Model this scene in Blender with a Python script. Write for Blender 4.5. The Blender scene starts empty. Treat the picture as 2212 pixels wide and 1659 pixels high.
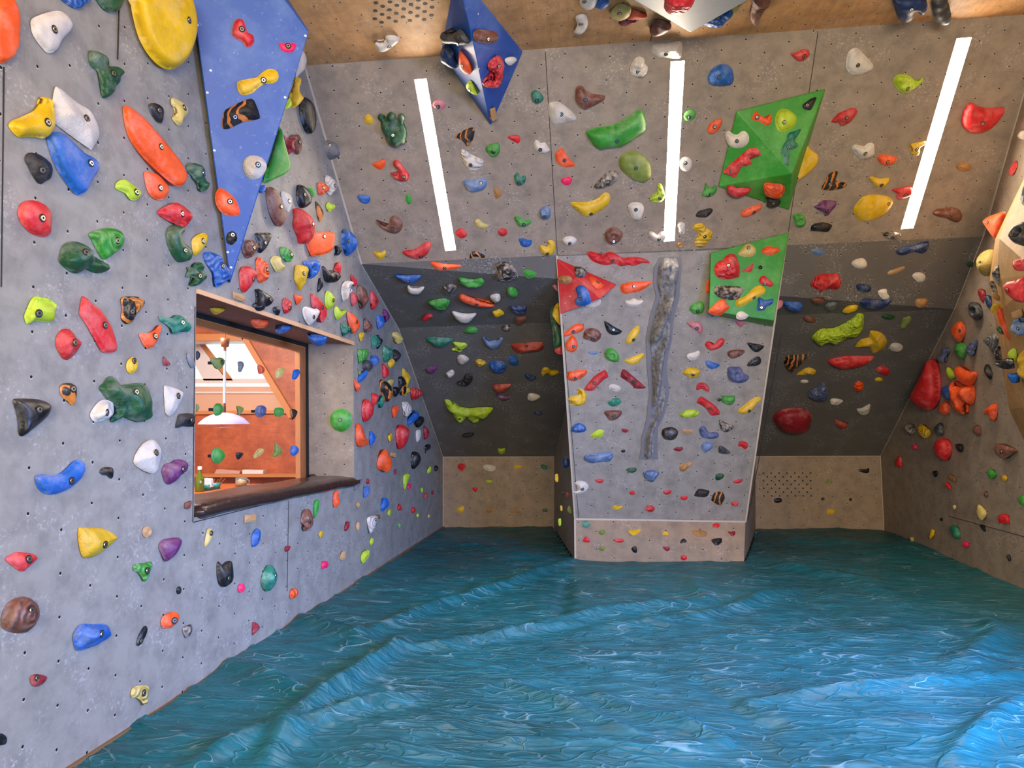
import bpy, bmesh, math, random
import numpy as np
from mathutils import Vector, Matrix, noise
from mathutils.bvhtree import BVHTree
from mathutils.geometry import delaunay_2d_cdt

# ------------------------------------------------------------------ camera
H = 1.65
F = 1600.0
YAW = math.atan((1290 - 1106) / F)
PITCH = math.atan((902 - 829.5) / F * math.cos(YAW))
ROLL = 0.006
S = bpy.context.scene
cam_d = bpy.data.cameras.new('camera')
cam = bpy.data.objects.new('camera', cam_d)
S.collection.objects.link(cam)
S.camera = cam
cam_d.sensor_fit = 'HORIZONTAL'
cam_d.sensor_width = 36.0
cam_d.lens = F / 2212 * 36
cam_d.clip_end = 200
RM = Matrix.Rotation(YAW, 3, 'Z') @ Matrix.Rotation(ROLL, 3, 'Y') @ Matrix.Rotation(math.pi / 2 + PITCH, 3, 'X')
CO = Vector((0, 0, H))
cam.matrix_world = Matrix.Translation(CO) @ RM.to_4x4()

# ------------------------------------------------------------------ light
S.view_settings.view_transform = 'Standard'
S.view_settings.look = 'None'
S.view_settings.gamma = 1
S.view_settings.use_curve_mapping = False
S.view_settings.exposure = 1.27
w = bpy.data.worlds.new('world')
S.world = w
w.use_nodes = True
w.node_tree.nodes['Background'].inputs[0].default_value = (0.62, 0.78, 1.0, 1)
w.node_tree.nodes['Background'].inputs[1].default_value = 0.9
STRIP_POWER = 33.0
def area(name, loc, target, sx, sy, power, col):
    l = bpy.data.lights.new(name, 'AREA')
    l.shape = 'RECTANGLE'
    l.size = sx
    l.size_y = sy
    l.energy = power
    l.color = col
    o = bpy.data.objects.new(name, l)
    S.collection.objects.link(o)
    o.location = loc
    d = Vector(target) - Vector(loc)
    o.rotation_euler = d.to_track_quat('-Z', 'Y').to_euler()
    return o
# daylight from the window wall behind the photographer
area('window_daylight', (4.35, 2.6, 2.1), (-1.8, 6.0, -0.6), 3.0, 1.3, 195, (0.22, 0.40, 1.0)).data.spread = math.radians(110)
# warm fill light added behind the photographer to lift the slopes and back wall
area('rear_fill_light', (0.9, -2.2, 2.7), (0.9, 9.0, 2.6), 4.5, 1.6, 265, (1.0, 0.85, 0.66))
# skylight of the next room
area('next_room_daylight', (-4.2, 6.2, 3.0), (-4.6, 7.2, 1.2), 1.4, 1.0, 52, (1.0, 0.93, 0.82))

S.cycles.max_bounces = 7
S.cycles.diffuse_bounces = 4
S.cycles.glossy_bounces = 2

# ------------------------------------------------------------------ helpers
def ray(x, y):
    return (RM @ Vector(((x - 1106) / F, -(y - 829.5) / F, -1))).normalized()

def hit(px, p0, n):
    d = ray(*px)
    return CO + d * ((p0 - CO).dot(n) / d.dot(n))

def px_of(p):
    q = RM.transposed() @ (Vector(p) - CO)
    return (1106 + F * q.x / -q.z, 829.5 - F * q.y / -q.z)

Z = Vector((0, 0, 1))
def floor_pt(x, y):
    return hit((x, y), Vector((0, 0, 0)), Z)

def tag(o, label=None, cat=None, group=None, kind=None):
    if label: o['label'] = label
    if cat: o['category'] = cat
    if group: o['group'] = group
    if kind: o['kind'] = kind
    return o

def mkobj(name, verts, faces, mats, parent=None, smooth=False, midx=None, uvs=None, loc=None):
    me = bpy.data.meshes.new(name)
    loc = Vector(loc) if loc is not None else Vector((0, 0, 0))
    me.from_pydata([tuple(Vector(v) - loc) for v in verts], [], faces)
    for m in (mats if isinstance(mats, (list, tuple)) else [mats]):
        me.materials.append(m)
    if midx is not None:
        me.polygons.foreach_set('material_index', midx)
    if smooth:
        me.polygons.foreach_set('use_smooth', [True] * len(me.polygons))
    if uvs is not None:
        ul = me.uv_layers.new(name='UVMap')
        vi = np.zeros(len(me.loops), dtype=np.int32)
        me.loops.foreach_get('vertex_index', vi)
        ul.data.foreach_set('uv', np.array(uvs, dtype=np.float32)[vi].ravel())
    me.update()
    o = bpy.data.objects.new(name, me)
    S.collection.objects.link(o)
    if parent is not None:
        o.parent = parent
        o.location = loc - parent_loc(parent)
    else:
        o.location = loc
    return o

def parent_loc(p):
    v = Vector((0, 0, 0))
    while p is not None:
        v = v + p.location
        p = p.parent
    return v

def empty(name, loc):
    o = bpy.data.objects.new(name, None)
    S.collection.objects.link(o)
    o.location = loc
    o.empty_display_size = 0.05
    return o

def bm_obj(name, bm, mats, parent=None, smooth=False, loc=None):
    me = bpy.data.meshes.new(name)
    loc = Vector(loc) if loc is not None else Vector((0, 0, 0))
    bmesh.ops.translate(bm, verts=bm.verts, vec=-loc)
    bm.to_mesh(me)
    bm.free()
    for m in (mats if isinstance(mats, (list, tuple)) else [mats]):
        me.materials.append(m)
    if smooth:
        me.polygons.foreach_set('use_smooth', [True] * len(me.polygons))
    o = bpy.data.objects.new(name, me)
    S.collection.objects.link(o)
    if parent is not None:
        o.parent = parent
        o.location = loc - parent_loc(parent)
    else:
        o.location = loc
    return o

def box_between(name, corners, depth_vec, mat, parent=None, bevel=0.0):
    """prism from a planar polygon pushed along depth_vec"""
    n = len(corners)
    vs = [Vector(c) for c in corners] + [Vector(c) + depth_vec for c in corners]
    bm = bmesh.new()
    bv = [bm.verts.new(v) for v in vs]
    bm.faces.new(bv[:n])
    bm.faces.new(bv[n:][::-1])
    for i in range(n):
        j = (i + 1) % n
        bm.faces.new((bv[i], bv[i + n], bv[j + n], bv[j]))
    bmesh.ops.recalc_face_normals(bm, faces=bm.faces)
    if bevel:
        bmesh.ops.bevel(bm, geom=bm.edges[:], offset=bevel, segments=2, affect='EDGES')
    return bm_obj(name, bm, mat, parent)

def lin(c):
    c = c.lstrip('#')
    r = [int(c[i:i + 2], 16) / 255 for i in (0, 2, 4)]
    return tuple(x / 12.92 if x <= 0.04045 else ((x + 0.055) / 1.055) ** 2.4 for x in r) + (1,)

# ------------------------------------------------------------------ materials
class NT:
    def __init__(s, name):
        s.m = bpy.data.materials.new(name)
        s.m.use_nodes = True
        s.t = s.m.node_tree
        s.b = s.t.nodes['Principled BSDF']
    def n(s, ty, **kw):
        x = s.t.nodes.new(ty)
        for k, v in kw.items():
            if k.startswith('i_'):
                key = k[2:].replace('_', ' ')
                x.inputs[int(key) if key.isdigit() else key].default_value = v
            else:
                setattr(x, k, v)
        return x
    def l(s, a, b):
        s.t.links.new(a, b)
    def math(s, op, a, b=None, c=None):
        x = s.n('ShaderNodeMath', operation=op)
        for i, v in enumerate((a, b, c)):
            if v is None: continue
            if isinstance(v, (int, float)): x.inputs[i].default_value = v
            else: s.l(v, x.inputs[i])
        return x.outputs[0]
    def mix(s, fac, a, b, mode='MIX'):
        x = s.n('ShaderNodeMix', data_type='RGBA', blend_type=mode)
        for sock, v in ((x.inputs[0], fac), (x.inputs[6], a), (x.inputs[7], b)):
            if isinstance(v, (int, float, tuple)): sock.default_value = v
            else: s.l(v, sock)
        return x.outputs[2]
    def ramp(s, fac, stops):
        x = s.n('ShaderNodeValToRGB')
        e = x.color_ramp.elements
        while len(e) < len(stops): e.new(0.5)
        for q, (p, c) in zip(e, stops):
            q.position = p
            q.color = c if len(c) == 4 else tuple(c) + (1,)
        s.l(fac, x.inputs[0])
        return x.outputs[0]
    def noise(s, vec, scale, detail=4, rough=0.55):
        x = s.n('ShaderNodeTexNoise')
        x.inputs['Scale'].default_value = scale
        x.inputs['Detail'].default_value = detail
        x.inputs['Roughness'].default_value = rough
        if vec is not None: s.l(vec, x.inputs['Vector'])
        return x.outputs[0]
    def bump(s, h, strength, dist):
        x = s.n('ShaderNodeBump')
        x.inputs['Strength'].default_value = strength
        x.inputs['Distance'].default_value = dist
        s.l(h, x.inputs['Height'])
        s.l(x.outputs[0], s.b.inputs['Normal'])
        return x

def simple(name, col, rough=0.5, metal=0.0, spec=0.5):
    t = NT(name)
    t.b.inputs['Base Color'].default_value = lin(col)
    t.b.inputs['Roughness'].default_value = rough
    t.b.inputs['Metallic'].default_value = metal
    t.b.inputs['Specular IOR Level'].default_value = spec
    return t.m

def panel_mat(name, col, col2, holes=True, wood=False, spacing=0.2, hole_r=0.0072, chalk=0.6):
    """painted plywood panel with a staggered grid of threaded bolt holes (UV in metres)"""
    t = NT(name)
    uv = t.n('ShaderNodeUVMap').outputs[0]
    n1 = t.noise(uv, 0.9, 6, 0.6)
    n2 = t.noise(uv, 7.0, 6, 0.65)
    base = t.mix(t.ramp(n1, [(0.3, (0, 0, 0)), (0.7, (1, 1, 1))]), lin(col), lin(col2))
    if wood:
        mp = t.n('ShaderNodeMapping')
        mp.inputs['Scale'].default_value = (1.2, 14, 1)
        t.l(uv, mp.inputs[0])
        n3 = t.noise(mp.outputs[0], 1.5, 6, 0.6)
        base = t.mix(t.ramp(n3, [(0.35, (0, 0, 0)), (0.75, (0.55, 0.55, 0.55))]), base, lin('#a8794a'))
    sm = t.ramp(n2, [(0.42, (0, 0, 0)), (0.72, (0.55, 0.55, 0.55))])
    base = t.mix(sm, base, lin('#5f5a54' if not wood else '#7d5c3c'))
    # chalk: scattered white scuffs
    n4 = t.noise(uv, 3.1, 3, 0.5)
    n5 = t.noise(uv, 42, 5, 0.75)
    ch = t.math('MULTIPLY', t.ramp(n4, [(0.48, (0, 0, 0)), (0.64, (1, 1, 1))]), t.ramp(n5, [(0.53, (0, 0, 0)), (0.68, (1, 1, 1))]))
    base = t.mix(t.math('MULTIPLY', ch, chalk), base, lin('#d8d4cf'))
    if holes:
        sp = t.n('ShaderNodeSeparateXYZ')
        t.l(uv, sp.inputs[0])
        u = t.math('DIVIDE', sp.outputs[0], spacing)
        v = t.math('DIVIDE', sp.outputs[1], spacing)
        colu = t.math('FLOOR', u)
        odd = t.math('FLOORED_MODULO', colu, 2.0)
        fu = t.math('SUBTRACT', t.math('FRACT', u), 0.5)
        vv = t.math('ADD', v, t.math('MULTIPLY', odd, 0.5))
        fv = t.math('SUBTRACT', t.math('FRACT', vv), 0.5)
        def disc(dv, r):
            a = t.math('MULTIPLY', fu, fu)
            f2 = t.math('ADD', fv, dv)
            d = t.math('SQRT', t.math('ADD', a, t.math('MULTIPLY', f2, f2)))
            return t.math('LESS_THAN', d, r / spacing)
        rim = disc(0.012, hole_r * 1.15)
        base = t.mix(rim, base, lin('#b9b2a4'))
        hole = disc(-0.006, hole_r)
        base = t.mix(hole, base, lin('#15130f'))
    t.l(base, t.b.inputs['Base Color'])
    t.b.inputs['Roughness'].default_value = 0.62
    t.b.inputs['Specular IOR Level'].default_value = 0.3
    t.bump(t.noise(uv, 90, 3, 0.6), 0.12, 0.004)
    return t.m

PAL = dict(wh='#d9cfc0', gy='#6f6f6e', bl='#1f5fae', db='#14305f', gb='#5f7ba3', sl='#54608a', gr='#1d5230', lg='#3f9a35', te='#17755a',
           li='#b4cf2a', ol='#7f8f3c', ye='#e0b410', py='#cdb765', re='#d0252a', dr='#951d28', ro='#b23a26', pk='#f01f5c', pi='#c4737a',
           or_='#f2571a', br='#7a4a39', bk='#17171a', dg='#3b3c3e', dk='#2a2220', pu='#6a2a62', tn='#c49a68', oc='#b07f45', bo='#17140f', mb='#201d1c')
PAL['or'] = PAL.pop('or_')
BRIGHT = {}
MATS = {}
def hold_mat(col, style):
    key = (col, style if style in 'lpkcw' else 's')
    if key in MATS: return MATS[key]
    names = dict(s='smooth', l='layered', p='pitted', k='craggy', c='sculpted', w='wood')
    t = NT('resin_%s_%s' % (col, names[key[1]]))
    tc = t.n('ShaderNodeTexCoord').outputs['Object']
    base = lin(PAL[col])
    n1 = t.noise(tc, 9, 5, 0.6)
    if col == 'bo':
        wv = t.n('ShaderNodeTexWave', i_Scale=5.0, i_Distortion=9.0)
        wv.inputs['Detail'].default_value = 3
        t.l(tc, wv.inputs['Vector'])
        b = t.mix(t.ramp(wv.outputs[1], [(0.72, (0, 0, 0)), (0.8, (1, 1, 1))]), base, lin('#c8762c'))
    elif col == 'mb':
        b = t.mix(t.ramp(t.noise(tc, 14, 6, 0.7), [(0.44, (0, 0, 0)), (0.62, (1, 1, 1))]), base, lin('#b3a595'))
    elif col == 'te' and key[1] == 'k':
        b = t.mix(t.ramp(t.noise(tc, 18, 5, 0.7), [(0.5, (0, 0, 0)), (0.7, (1, 1, 1))]), base, lin('#6db597'))
    elif key[1] == 'w':
        mp = t.n('ShaderNodeMapping')
        mp.inputs['Scale'].default_value = (6, 6, 60)
        t.l(tc, mp.inputs[0])
        b = t.mix(t.noise(mp.outputs[0], 2.5, 4), base, lin('#8f6636'))
    else:
        dark = tuple(x * 0.72 for x in base[:3]) + (1,)
        b = t.mix(t.ramp(n1, [(0.35, (0, 0, 0)), (0.65, (1, 1, 1))]), dark, base)
    # chalk worn into the surface
    n2 = t.noise(tc, 6, 5, 0.7)
    amt = {'wh': 0.25, 'bk': 0.14, 'bo': 0.12, 'mb': 0.2, 'pk': 0.1, 'li': 0.2}.get(col, 0.32)
    b = t.mix(t.math('MULTIPLY', t.ramp(n2, [(0.5, (0, 0, 0)), (0.78, (1, 1, 1))]), amt), b, lin('#cfc7ba'))
    t.l(b, t.b.inputs['Base Color'])
    t.b.inputs['Roughness'].default_value = 0.38 if col in ('bk', 'bo', 'dk') else 0.5
    t.b.inputs['Specular IOR Level'].default_value = 0.4
    if key[1] == 'l':
        wv = t.n('ShaderNodeTexWave', wave_type='RINGS', i_Scale=9.0, i_Distortion=2.5)
        t.l(tc, wv.inputs['Vector'])
        wv.inputs['Detail'].default_value = 1
        t.bump(wv.outputs[1], 0.6, 0.015)
        b2 = t.mix(t.math('MULTIPLY', t.ramp(wv.outputs[1], [(0.15, (1, 1, 1)), (0.4, (0, 0, 0))]), 0.45), b, tuple(x * 0.35 for x in base[:3]) + (1,))
        t.l(b2, t.b.inputs['Base Color'])
    elif key[1] == 'p':
        vo = t.n('ShaderNodeTexVoronoi', i_Scale=26.0)
        t.l(tc, vo.inputs['Vector'])
        t.bump(vo.outputs[0], 1.0, 0.02)
    elif key[1] == 'k':
        t.bump(t.noise(tc, 30, 6, 0.75), 0.8, 0.012)
    elif key[1] == 'c':
        t.bump(t.noise(tc, 16, 4, 0.6), 0.7, 0.015)
    elif key[1] == 's':
        t.bump(t.noise(tc, 60, 4, 0.6), 0.2, 0.004)
    MATS[key] = t.m
    return t.m

M_LEFT = panel_mat('grey_panel_left', '#8b867b', '#9a9487')
M_GREY = panel_mat('grey_panel', '#918271', '#9f8f7d')
M_DARK = panel_mat('shaded_grey_panel', '#5b5854', '#6a6560', chalk=0.7)  # panel grey darkened: shade of the overhanging slopes put into the colour
M_KICK = panel_mat('kickboard_panel', '#94806a', '#a08b73')
M_WOOD = panel_mat('birch_ceiling', '#d8a670', '#c99660', wood=True)
M_PILL = panel_mat('pillar_panel', '#8f887d', '#9c9488')
M_PLY = panel_mat('plywood_prow', '#b8935c', '#a98450', wood=True, holes=False)
M_METAL = simple('bolt_steel', '#c9c9c4', 0.28, 1.0)
M_BLACK = simple('black_recess', '#0c0b0b', 0.7)
M_EDGE = simple('panel_edge', '#b9ab98', 0.6)
M_SEAM = simple('seam_dark', '#2a2622', 0.9)  # dark tone of the panel joints

# ------------------------------------------------------------------ room geometry
LA, LB = floor_pt(165, 1659), floor_pt(957, 1142)
dL = (LB - LA).normalized()
nL = Vector((dL.y, -dL.x, 0))           # into the room (+X)
RA, RB = floor_pt(1910, 1151), floor_pt(2212, 1272)
dR = (RB - RA).normalized()
nR = Vector((dR.y, -dR.x, 0))           # into the room (-X)
if nR.x > 0: nR = -nR
if nL.x < 0: nL = -nL
def onL(x, y): return hit((x, y), LA, nL)
def onR(x, y): return hit((x, y), RA, nR)

KL0, KR0 = LB, RA
KL1, KR1 = onL(957, 987), onR(1902, 985)
C2L, C2R = onL(860, 708), onR(2062, 668)
C1L, C1R = onL(780, 570), onR(2124, 511)
TL, TR = onL(657, 142), onR(2261, 28)
nCe = (TR - TL).cross(Vector((0, -1, 0))).normalized()
if nCe.z > 0: nCe = -nCe
def plane_n(a, b, c):
    n = (b - a).cross(c - a).normalized()
    if n.dot(CO - a) < 0: n = -n
    return n
nS2 = plane_n(TL, TR, (C1L + C1R) / 2)
C1L, C1R = hit((780, 570), TL.lerp(C1L, .5), nS2), hit((2124, 511), TL.lerp(C1L, .5), nS2)
TL, TR = hit((657, 142), C1L, nS2), hit((2261, 28), C1L, nS2)
nS1 = plane_n(C1L, C1R, (C2L + C2R) / 2)
nS0 = plane_n(C2L, C2R, (KL1 + KR1) / 2)
nK = plane_n(KL0, KR0, (KL1 + KR1) / 2)
# pillar
P0L, P0R = floor_pt(1243, 1213), floor_pt(1607, 1216)
nPK = Vector((-(P0R - P0L).y, (P0R - P0L).x, 0)).normalized()
if nPK.dot(CO - P0L) < 0: nPK = -nPK
P1L, P1R = hit((1242, 1121), P0L, nPK), hit((1610, 1127), P0L, nPK)
P2L, P2R = hit((1203, 552), C1L, nS2), hit((1697, 531), C1L, nS2)
nP = plane_n(P1L, P2L, P2R)
P1R = hit((1610, 1127), P1L, nP)
B0L, B0R = hit((1197, 1141), KL0, nK), hit((1632, 1150), KL0, nK)
B1L, B1R = hit((1197, 986), KL0, nK), hit((1632, 985), KL0, nK)

PLANES = dict(L=(LA, nL), R=(RA, nR), K=(KL0, nK), S0=(C2L, nS0), S1=(C1L, nS1), S2=(C1L, nS2),
              C=(TL, nCe), P=(P1L, nP), PK=(P0L, nPK))

def face_poly(name, pts, mat, origin, n, uoff=(0, 0), holes=(), parent=None, kind='structure'):
    """planar polygon (optionally with holes) with UVs in metres, triangulated cleanly"""
    n = n.normalized()
    uax = Z.cross(n)
    uax = uax.normalized() if uax.length > 1e-3 else Vector((1, 0, 0))
    vax = n.cross(uax)
    loops = [pts] + list(holes)
    P2, E, P3 = [], [], []
    for lp in loops:
        b = len(P2)
        for q in lp:
            P3.append(q)
            P2.append(Vector(((q - origin).dot(uax), (q - origin).dot(vax))))
        E += [(b + i, b + (i + 1) % len(lp)) for i in range(len(lp))]
    r = delaunay_2d_cdt(P2, E, [], 1, 1e-5)
    def inside(c, poly):
        w = False
        for i in range(len(poly)):
            a, b = poly[i], poly[(i + 1) % len(poly)]
            if (a.y > c.y) != (b.y > c.y) and c.x < (b.x - a.x) * (c.y - a.y) / (b.y - a.y) + a.x: w = not w
        return w
    hp, b = [], len(pts)
    for lp in holes:
        hp.append(P2[b:b + len(lp)]); b += len(lp)
    fs = []
    for f in r[2]:
        c = sum((r[0][i] for i in f), Vector((0, 0))) / len(f)
        if not any(inside(c, h) for h in hp): fs.append(list(f))
    vs = [origin + uax * p.x + vax * p.y for p in r[0]]
    for vi, orig in enumerate(r[3]):
        for q in orig: vs[vi] = P3[q]
    uv = [(p.x + uoff[0], p.y + uoff[1]) for p in r[0]]
    o = mkobj(name, vs, fs, mat, parent=parent, uvs=uv)
    if parent is None and kind: o['kind'] = kind
    return o

YB = -2.6                               # the room runs on behind the photographer
def alongL(y): return LA + dL * ((y - LA.y) / dL.y)
def alongR(y): return RA + dR * ((y - RA.y) / dR.y)
def zup(p, z): return Vector((p.x, p.y, z))
def ceil_z(p): return TL.z + ((TL - p).dot(Vector((nCe.x, nCe.y, 0)))) / nCe.z if abs(nCe.z) > 1e-6 else TL.z
bl = alongL(YB); br = alongR(YB)
bl3, br3 = zup(bl, ceil_z(bl)), zup(br, ceil_z(br))

# window opening in the left wall
W_TL, W_TR = onL(424, 627), onL(763, 741)
W_BL, W_BR = onL(419, 1118), onL(765, 1034)
wl = face_poly('wall_left', [bl, KL0, KL1, C2L, C1L, TL, bl3], M_LEFT, LA, nL, uoff=(0.03, 0.06),
               holes=[[W_TL, W_TR, W_BR, W_BL]])
# opening for the daylight window in the right wall, beside the photographer
ra, rb = alongR(1.0), alongR(4.2)
wr = face_poly('wall_right', [KR0, br, br3, TR, C1R, C2R, KR1], M_GREY, RA, nR, uoff=(0.1, 0.05),
               holes=[[zup(ra, 1.0), zup(rb, 1.0), zup(rb, 2.5), zup(ra, 2.5)]])
wf = empty('window_2', (ra + rb) / 2 + Vector((0, 0, 1.0)))
wf['kind'] = 'structure'
for q in ([zup(ra, 1.0), zup(rb, 1.0), zup(rb, 1.08), zup(ra, 1.08)], [zup(ra, 2.42), zup(rb, 2.42), zup(rb, 2.5), zup(ra, 2.5)],
          [zup(ra, 1.08), zup(alongR(1.08), 1.08), zup(alongR(1.08), 2.42), zup(ra, 2.42)],
          [zup(alongR(4.12), 1.08), zup(rb, 1.08), zup(rb, 2.42), zup(alongR(4.12), 2.42)],
          [zup(alongR(2.56), 1.08), zup(alongR(2.64), 1.08), zup(alongR(2.64), 2.42), zup(alongR(2.56), 2.42)]):
    box_between('window_frame', q, -nR * 0.08, M_PLY, parent=wf)

# back wall, dark lower slopes
def seg_poly(name, a, b, c, d, mat, origin, n, uoff=(0, 0)):
    return face_poly(name, [a, b, c, d], mat, origin, n, uoff)
seg_poly('wall_back', KL0, KR0, KR1, KL1, M_KICK, KL0, nK, (0.1, 0.0))
seg_poly('wall_back_slope_lower', KL1, KR1, C2R, C2L, M_DARK, KL1, nS0, (0.05, 0.1))
seg_poly('wall_back_slope_upper', C2L, C2R, C1R, C1L, M_DARK, C2L, nS1, (0.02, 0.05))

# sloping roof panel with three recessed light strips
STR = [((895, 172), (921, 170), (985, 540), (962, 542)),
       ((1449, 133), (1479, 131), (1457, 520), (1434, 522)),
       ((2067, 83), (2099, 81), (1973, 493), (1946, 495))]
holes = [[hit(p, C1L, nS2) for p in s] for s in STR]
face_poly('ceiling_slope', [C1L, C1R, TR, TL], M_GREY, C1L, nS2, (0.05, 0.12), holes=holes)
face_poly('ceiling', [TL, TR, br3, bl3], M_WOOD, TL, nCe, (0.1, 0.1))
fw = [bl, br, br3, bl3]
face_poly('wall_front', fw, M_GREY, bl, Vector((0, 1, 0)))
# outer skins so that daylight only enters through the windows
fl = mkobj('floor', [bl + Vector((-.5, 0, -.02)), br + Vector((.5, 0, -.02)), KR0 + Vector((.5, .5, -.02)), KL0 + Vector((-.5, .5, -.02))],
           [(0, 1, 2, 3)], M_BLACK)
fl['kind'] = 'structure'

# panel seams (thin dark joints laid on the panels)
def seam(pl, pts, wdt=0.006, name='trim_1', mat=None):
    p0, n = PLANES[pl]
    q = [hit(p, p0, n) + n * 0.003 for p in pts]
    vs, fs = [], []
    for i in range(len(q) - 1):
        d = (q[i + 1] - q[i]).normalized()
        s = n.cross(d) * wdt / 2
        b = len(vs)
        vs += [q[i] - s, q[i] + s, q[i + 1] + s, q[i + 1] - s]
        vs += [v - n * 0.006 for v in vs[b:b + 4]]
        fs += [(b, b + 1, b + 2, b + 3), (b, b + 1, b + 5, b + 4), (b + 3, b + 2, b + 6, b + 7), (b, b + 3, b + 7, b + 4), (b + 1, b + 2, b + 6, b + 5)]
    o = mkobj(name, vs, fs, mat or M_SEAM)
    o['kind'] = 'structure'
    return o
for k, (pl, pts) in enumerate([('S2', [(1178, 112), (1204, 552)]), ('S2', [(1767, 68), (1703, 500)]), ('L', [(8, 145), (2, 620)]),
                ('L', [(623, 1082), (620, 1277)]), ('L', [(257, 18), (254, 128)]), ('C', [(1413, 40), (1405, 92)]),
                ('R', [(2050, 1115), (2260, 1172)]), ('P', [(1216, 700), (1250, 1120)]), ('P', [(1688, 720), (1616, 1122)]),
                ('L', [(418, 1128), (766, 1041)]), ('L', [(421, 662), (416, 1128)])]):
    seam(pl, pts, 0.005, 'trim_%d' % (k + 1))
# corner battens
def batten(name, a, b, r=0.012, mat=M_EDGE):
    d = (b - a).normalized()
    s = d.orthogonal().normalized() * r
    t = d.cross(s)
    vs = [p + q for p in (a, b) for q in (s, t, -s, -t)]
    o = mkobj(name, vs, [(0, 1, 5, 4), (1, 2, 6, 5), (2, 3, 7, 6), (3, 0, 4, 7), (0, 3, 2, 1), (4, 5, 6, 7)], mat)
    o['kind'] = 'structure'
    return o
batten('trim_20', KL0, KL1); batten('trim_21', KR0, KR1)
batten('trim_22', C1L + nL * .004, TL + nL * .004, 0.014)
batten('trim_23', KL1, C2L, 0.008); batten('trim_24', C2L, C1L, 0.008)
batten('trim_25', KR1, C2R, 0.008); batten('trim_26', C2R, C1R, 0.008); batten('trim_27', C1R, TR, 0.02)
batten('trim_28', KL1, KR1, 0.006)
M_OAK = simple('oak_edge', '#7a5a36', 0.6)
bb = box_between('baseboard_left', [LA - dL * 5, LB, LB + Z * 0.035, LA - dL * 5 + Z * 0.035], nL * 0.02, M_OAK)
bb['kind'] = 'structure'

# the pillar between the two recesses
pf = empty('pillar', (P0L + P0R) / 2)
pf['kind'] = 'structure'
face_poly('panel', [P1L, P1R, P2R, P2L], M_PILL, P1L, nP, (0.12, 0.04), parent=pf)
face_poly('kickboard', [P0L, P0R, P1R, P1L], M_KICK, P0L, nPK, (0.06, 0.06), parent=pf)
def flank(F0, F1, F2, B0, B1, gx):
    g = hit(gx, C2L, nS0)
    n = (B0 - F0).cross(Z).normalized()
    if n.dot(CO - F0) < 0: n = -n
    face_poly('flank', [F0, F1, F2, g, B1, B0], M_GREY, F0, n, parent=pf)
    return n
nFL = flank(P0L, P1L, P2L, B0L, B1L, (1228, 860))
nFR = flank(P0R, P1R, P2R, B0R, B1R, (1632, 860))
for a, b in ((P0L, P1L), (P1L, P2L), (P1R, P2R), (P1L, P1R)):
    o = batten('edge_strip', a, b, 0.014)
    del o['kind']
    o.parent = pf; o.location = -pf.location

# ------------------------------------------------------------------ light strips
M_EMIT = bpy.data.materials.new('led_diffuser')
M_EMIT.use_nodes = True
e = M_EMIT.node_tree.nodes
e.remove(e['Principled BSDF'])
em = e.new('ShaderNodeEmission')
em.inputs[0].default_value = (1.0, 0.85, 0.67, 1)
em.inputs[1].default_value = STRIP_POWER
M_EMIT.node_tree.links.new(em.outputs[0], e['Material Output'].inputs[0])
M_ALU = simple('strip_frame', '#e6d3bb', 0.5)
for k, s in enumerate(holes):
    c = sum(s, Vector()) / 4
    t = empty('light_strip', c)
    tag(t, ['long white light strip left of the blue pyramid volume, recessed in the sloping ceiling',
            'white light strip above the grey rock column, middle one in the sloping ceiling',
            'slanting light strip nearest the right wall, recessed in the sloping ceiling'][k], 'lamp', 'recessed light strips in the sloping ceiling')
    dn = -nS2 * 0.022
    q = [p + dn for p in s]
    mkobj('diffuser', q, [(0, 1, 2, 3)], M_EMIT, parent=t, loc=c)
    vs = list(s) + [p + dn * 1.2 for p in s]
    mkobj('frame', vs, [(i, (i + 1) % 4, 4 + (i + 1) % 4, 4 + i) for i in range(4)], M_ALU, parent=t, loc=c)

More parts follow.
